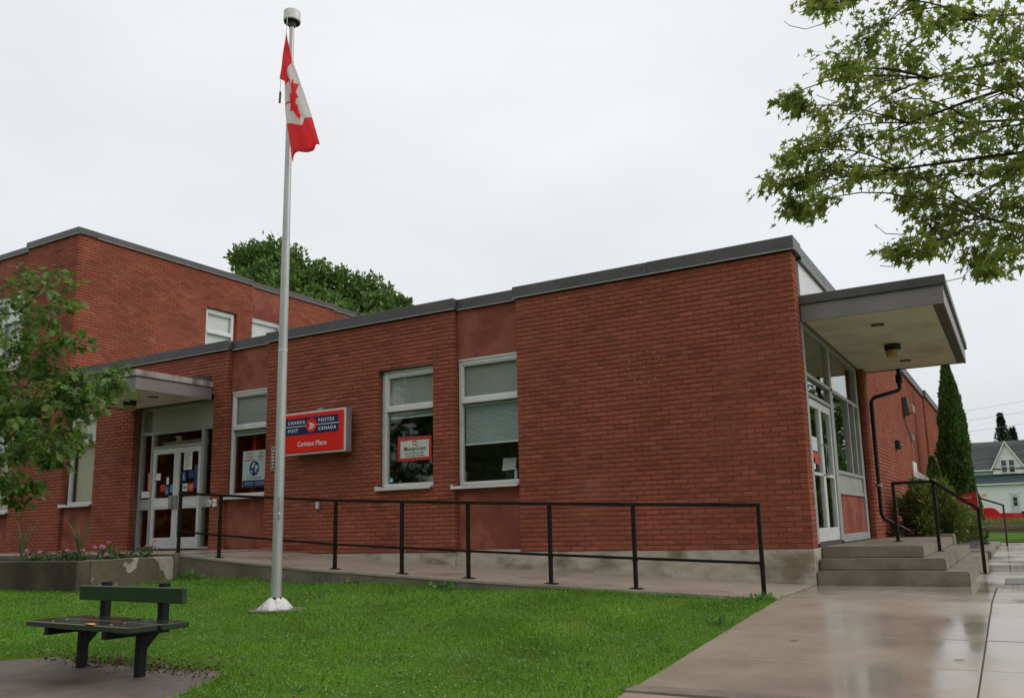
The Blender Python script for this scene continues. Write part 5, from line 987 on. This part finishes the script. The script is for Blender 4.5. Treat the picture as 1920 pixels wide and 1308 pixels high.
# ------------------------------------------------------------------ grass, clover, litter
def lawn_pts(n, x0, x1, y0, y1):
    p = np.stack([rng.uniform(x0, x1, n), rng.uniform(y0, y1, n)], 1); x, y = p.T
    ok = ~inpoly(x+rng.normal(size=n)*0.03, y+rng.normal(size=n)*0.03, pad) & (x < 0.005+rng.normal(size=n)*0.03) & ~((x < -8.9) & (y > -3.44)) & (y < RY0-0.012)
    ok &= ((x-fx-0.03)**2+(y-fyp-0.02)**2 > (0.30+rng.normal(size=n)*0.03)**2)
    p = p[ok]; z = -0.437-0.017*np.clip(p[:, 0], -13, 0)+0.06*(np.maximum(p[:, 1], -13)+1.85); return np.concatenate([p, z[:, None]], 1)
Pg = np.concatenate([lawn_pts(235000, -9.5, 0.05, -6.9, -1.86), lawn_pts(70000, -15, -8.5, -7.5, -3.4), lawn_pts(40000, -3.2, 0.05, -9.5, -6.9)]); n = len(Pg)
tuft = 0.5+0.5*np.sin(Pg[:, 0]*2.3+np.sin(Pg[:, 1]*1.7)*2)*np.sin(Pg[:, 1]*2.9+1.0)
hgt = rng.uniform(0.02, 0.055, n)*(0.55+0.75*tuft+0.35*(rng.random(n) < 0.06)); hgt[Pg[:, 1] > RY0-0.10] *= 1.5
A = rng.normal(size=(n, 3))*0.62+np.array([0, 0, 1.0])
gr = scatter('grass', [(-0.055, 0, 0), (0.055, 0, 0), (0.04, 0.55, 0.04), (0.0, 1.0, 0.16), (-0.04, 0.55, 0.04)], [(0, 1, 2), (0, 2, 4), (4, 2, 3)], Pg, A, hgt, 'grass', None, 'stuff'); tag(gr, 'short green grass of the front lawn', 'grass')
Pc = np.concatenate([lawn_pts(26000, -9.5, 0.0, -6.9, -1.95), lawn_pts(3000, -3, 0, -9, -6.9)]); n = len(Pc); Pc[:, 2] += rng.uniform(0.015, 0.045, n)
A = rng.normal(size=(n, 3))+np.array([0, 0, 0.25]); cv = scatter('clover', [(0, 0, 0), (0.42, 0.55, 0.05), (0, 1, 0), (-0.42, 0.55, 0.05)], LEAFF, Pc, A, rng.uniform(0.014, 0.030, n), 'clover_leaf', None, 'stuff', roll=np.tile(np.array([[0.1, 0.1, 1.0]]), (n, 1))); tag(cv, 'clover leaves scattered through the front lawn', 'clover')
OCT = [(1, 0, 0), (-1, 0, 0), (0, 1, 0), (0, -1, 0), (0, 0, 1), (0, 0, -1)]; OCTF = [(0, 2, 4), (2, 1, 4), (1, 3, 4), (3, 0, 4), (2, 0, 5), (1, 2, 5), (3, 1, 5), (0, 3, 5)]
Pf = lawn_pts(1500, -9.3, -0.15, -6.8, -2.0); keep = (np.sin(Pf[:, 0]*1.9+1)*np.sin(Pf[:, 1]*2.3)+rng.normal(size=len(Pf))*0.5+0.15*(-Pf[:, 0]/4-0.8)) > 0.35; Pf = Pf[keep]; n = len(Pf); Pf[:, 2] += rng.uniform(0.03, 0.06, n)
cf = scatter('clover_flowers', OCT, OCTF, Pf, rng.normal(size=(n, 3)), rng.uniform(0.0035, 0.0072, n), 'clover_flower', None, 'stuff'); tag(cf, 'tiny white clover flowers dotted over the lawn', 'clover')
n = 900; P = np.stack([rng.normal(-3.9, 0.65, n), rng.normal(-6.15, 0.10, n)], 1); P = np.concatenate([P, np.array([[GZ(a, b_)+0.014] for a, b_ in P])+rng.uniform(0, 0.012, (n, 1))], 1)
dl = scatter('dead_grass', LEAF, LEAFF, P, rng.normal(size=(n, 3))*np.array([1, 1, 0.2]), rng.uniform(0.012, 0.04, n), 'dead_litter', None, 'stuff'); tag(dl, 'brown dead leaves and trampled grass under the bench', 'litter')
# plants at the foot of the ramp wall
for x, y, s, lb in ((-8.55, -1.98, 1.0, 'leafy weed tuft at the foot of the ramp near the planter'), (-5.35, -1.95, 0.6, 'broad leaved weed growing against the middle of the ramp wall'), (-3.95, -1.95, 0.7, 'broad leaved weed against the ramp wall below the window'), (-0.12, -1.98, 0.6, 'small weed at the corner of ramp and sidewalk'), (-0.16, -3.3, 0.45, 'pale weed tuft on the edge of the sidewalk')):
    n = int(70*s); P = np.array([x, y, GZ(x, y)+0.02])+rng.normal(size=(n, 3))*np.array([0.12, 0.05, 0.03])*s; P[:, 2] = GZ(x, y)+abs(P[:, 2]-GZ(x, y)); t = thing('weed', lb, 'weed', (x, y, GZ(x, y)), 'weeds at the lawn edge')
    scatter('foliage', LEAF, LEAFF, P, hemi(n)+np.array([0, 0, 0.3]), rng.uniform(0.05, 0.10, n)*s**0.5, 'clover_leaf', t)
for x, y, lb in ((0.62, -3.9, 'dry leaf lying on the wide sidewalk slab near the kerb'), (1.2, -0.6, 'dark leaf on the wet sidewalk in front of the steps'), (1.75, -4.3, 'curled leaf on the sidewalk joint at the right')):
    z = GZ(0, y)+0.016; tag(MB().prism([(x-0.035, y, z), (x, y-0.004, z+0.003), (x+0.035, y+0.008, z+0.002), (x, y+0.008, z+0.005)], (0, 0, 0.002)).build('fallen_leaf', 'dead_litter'), lb, 'leaf', 'fallen leaves on the sidewalk')
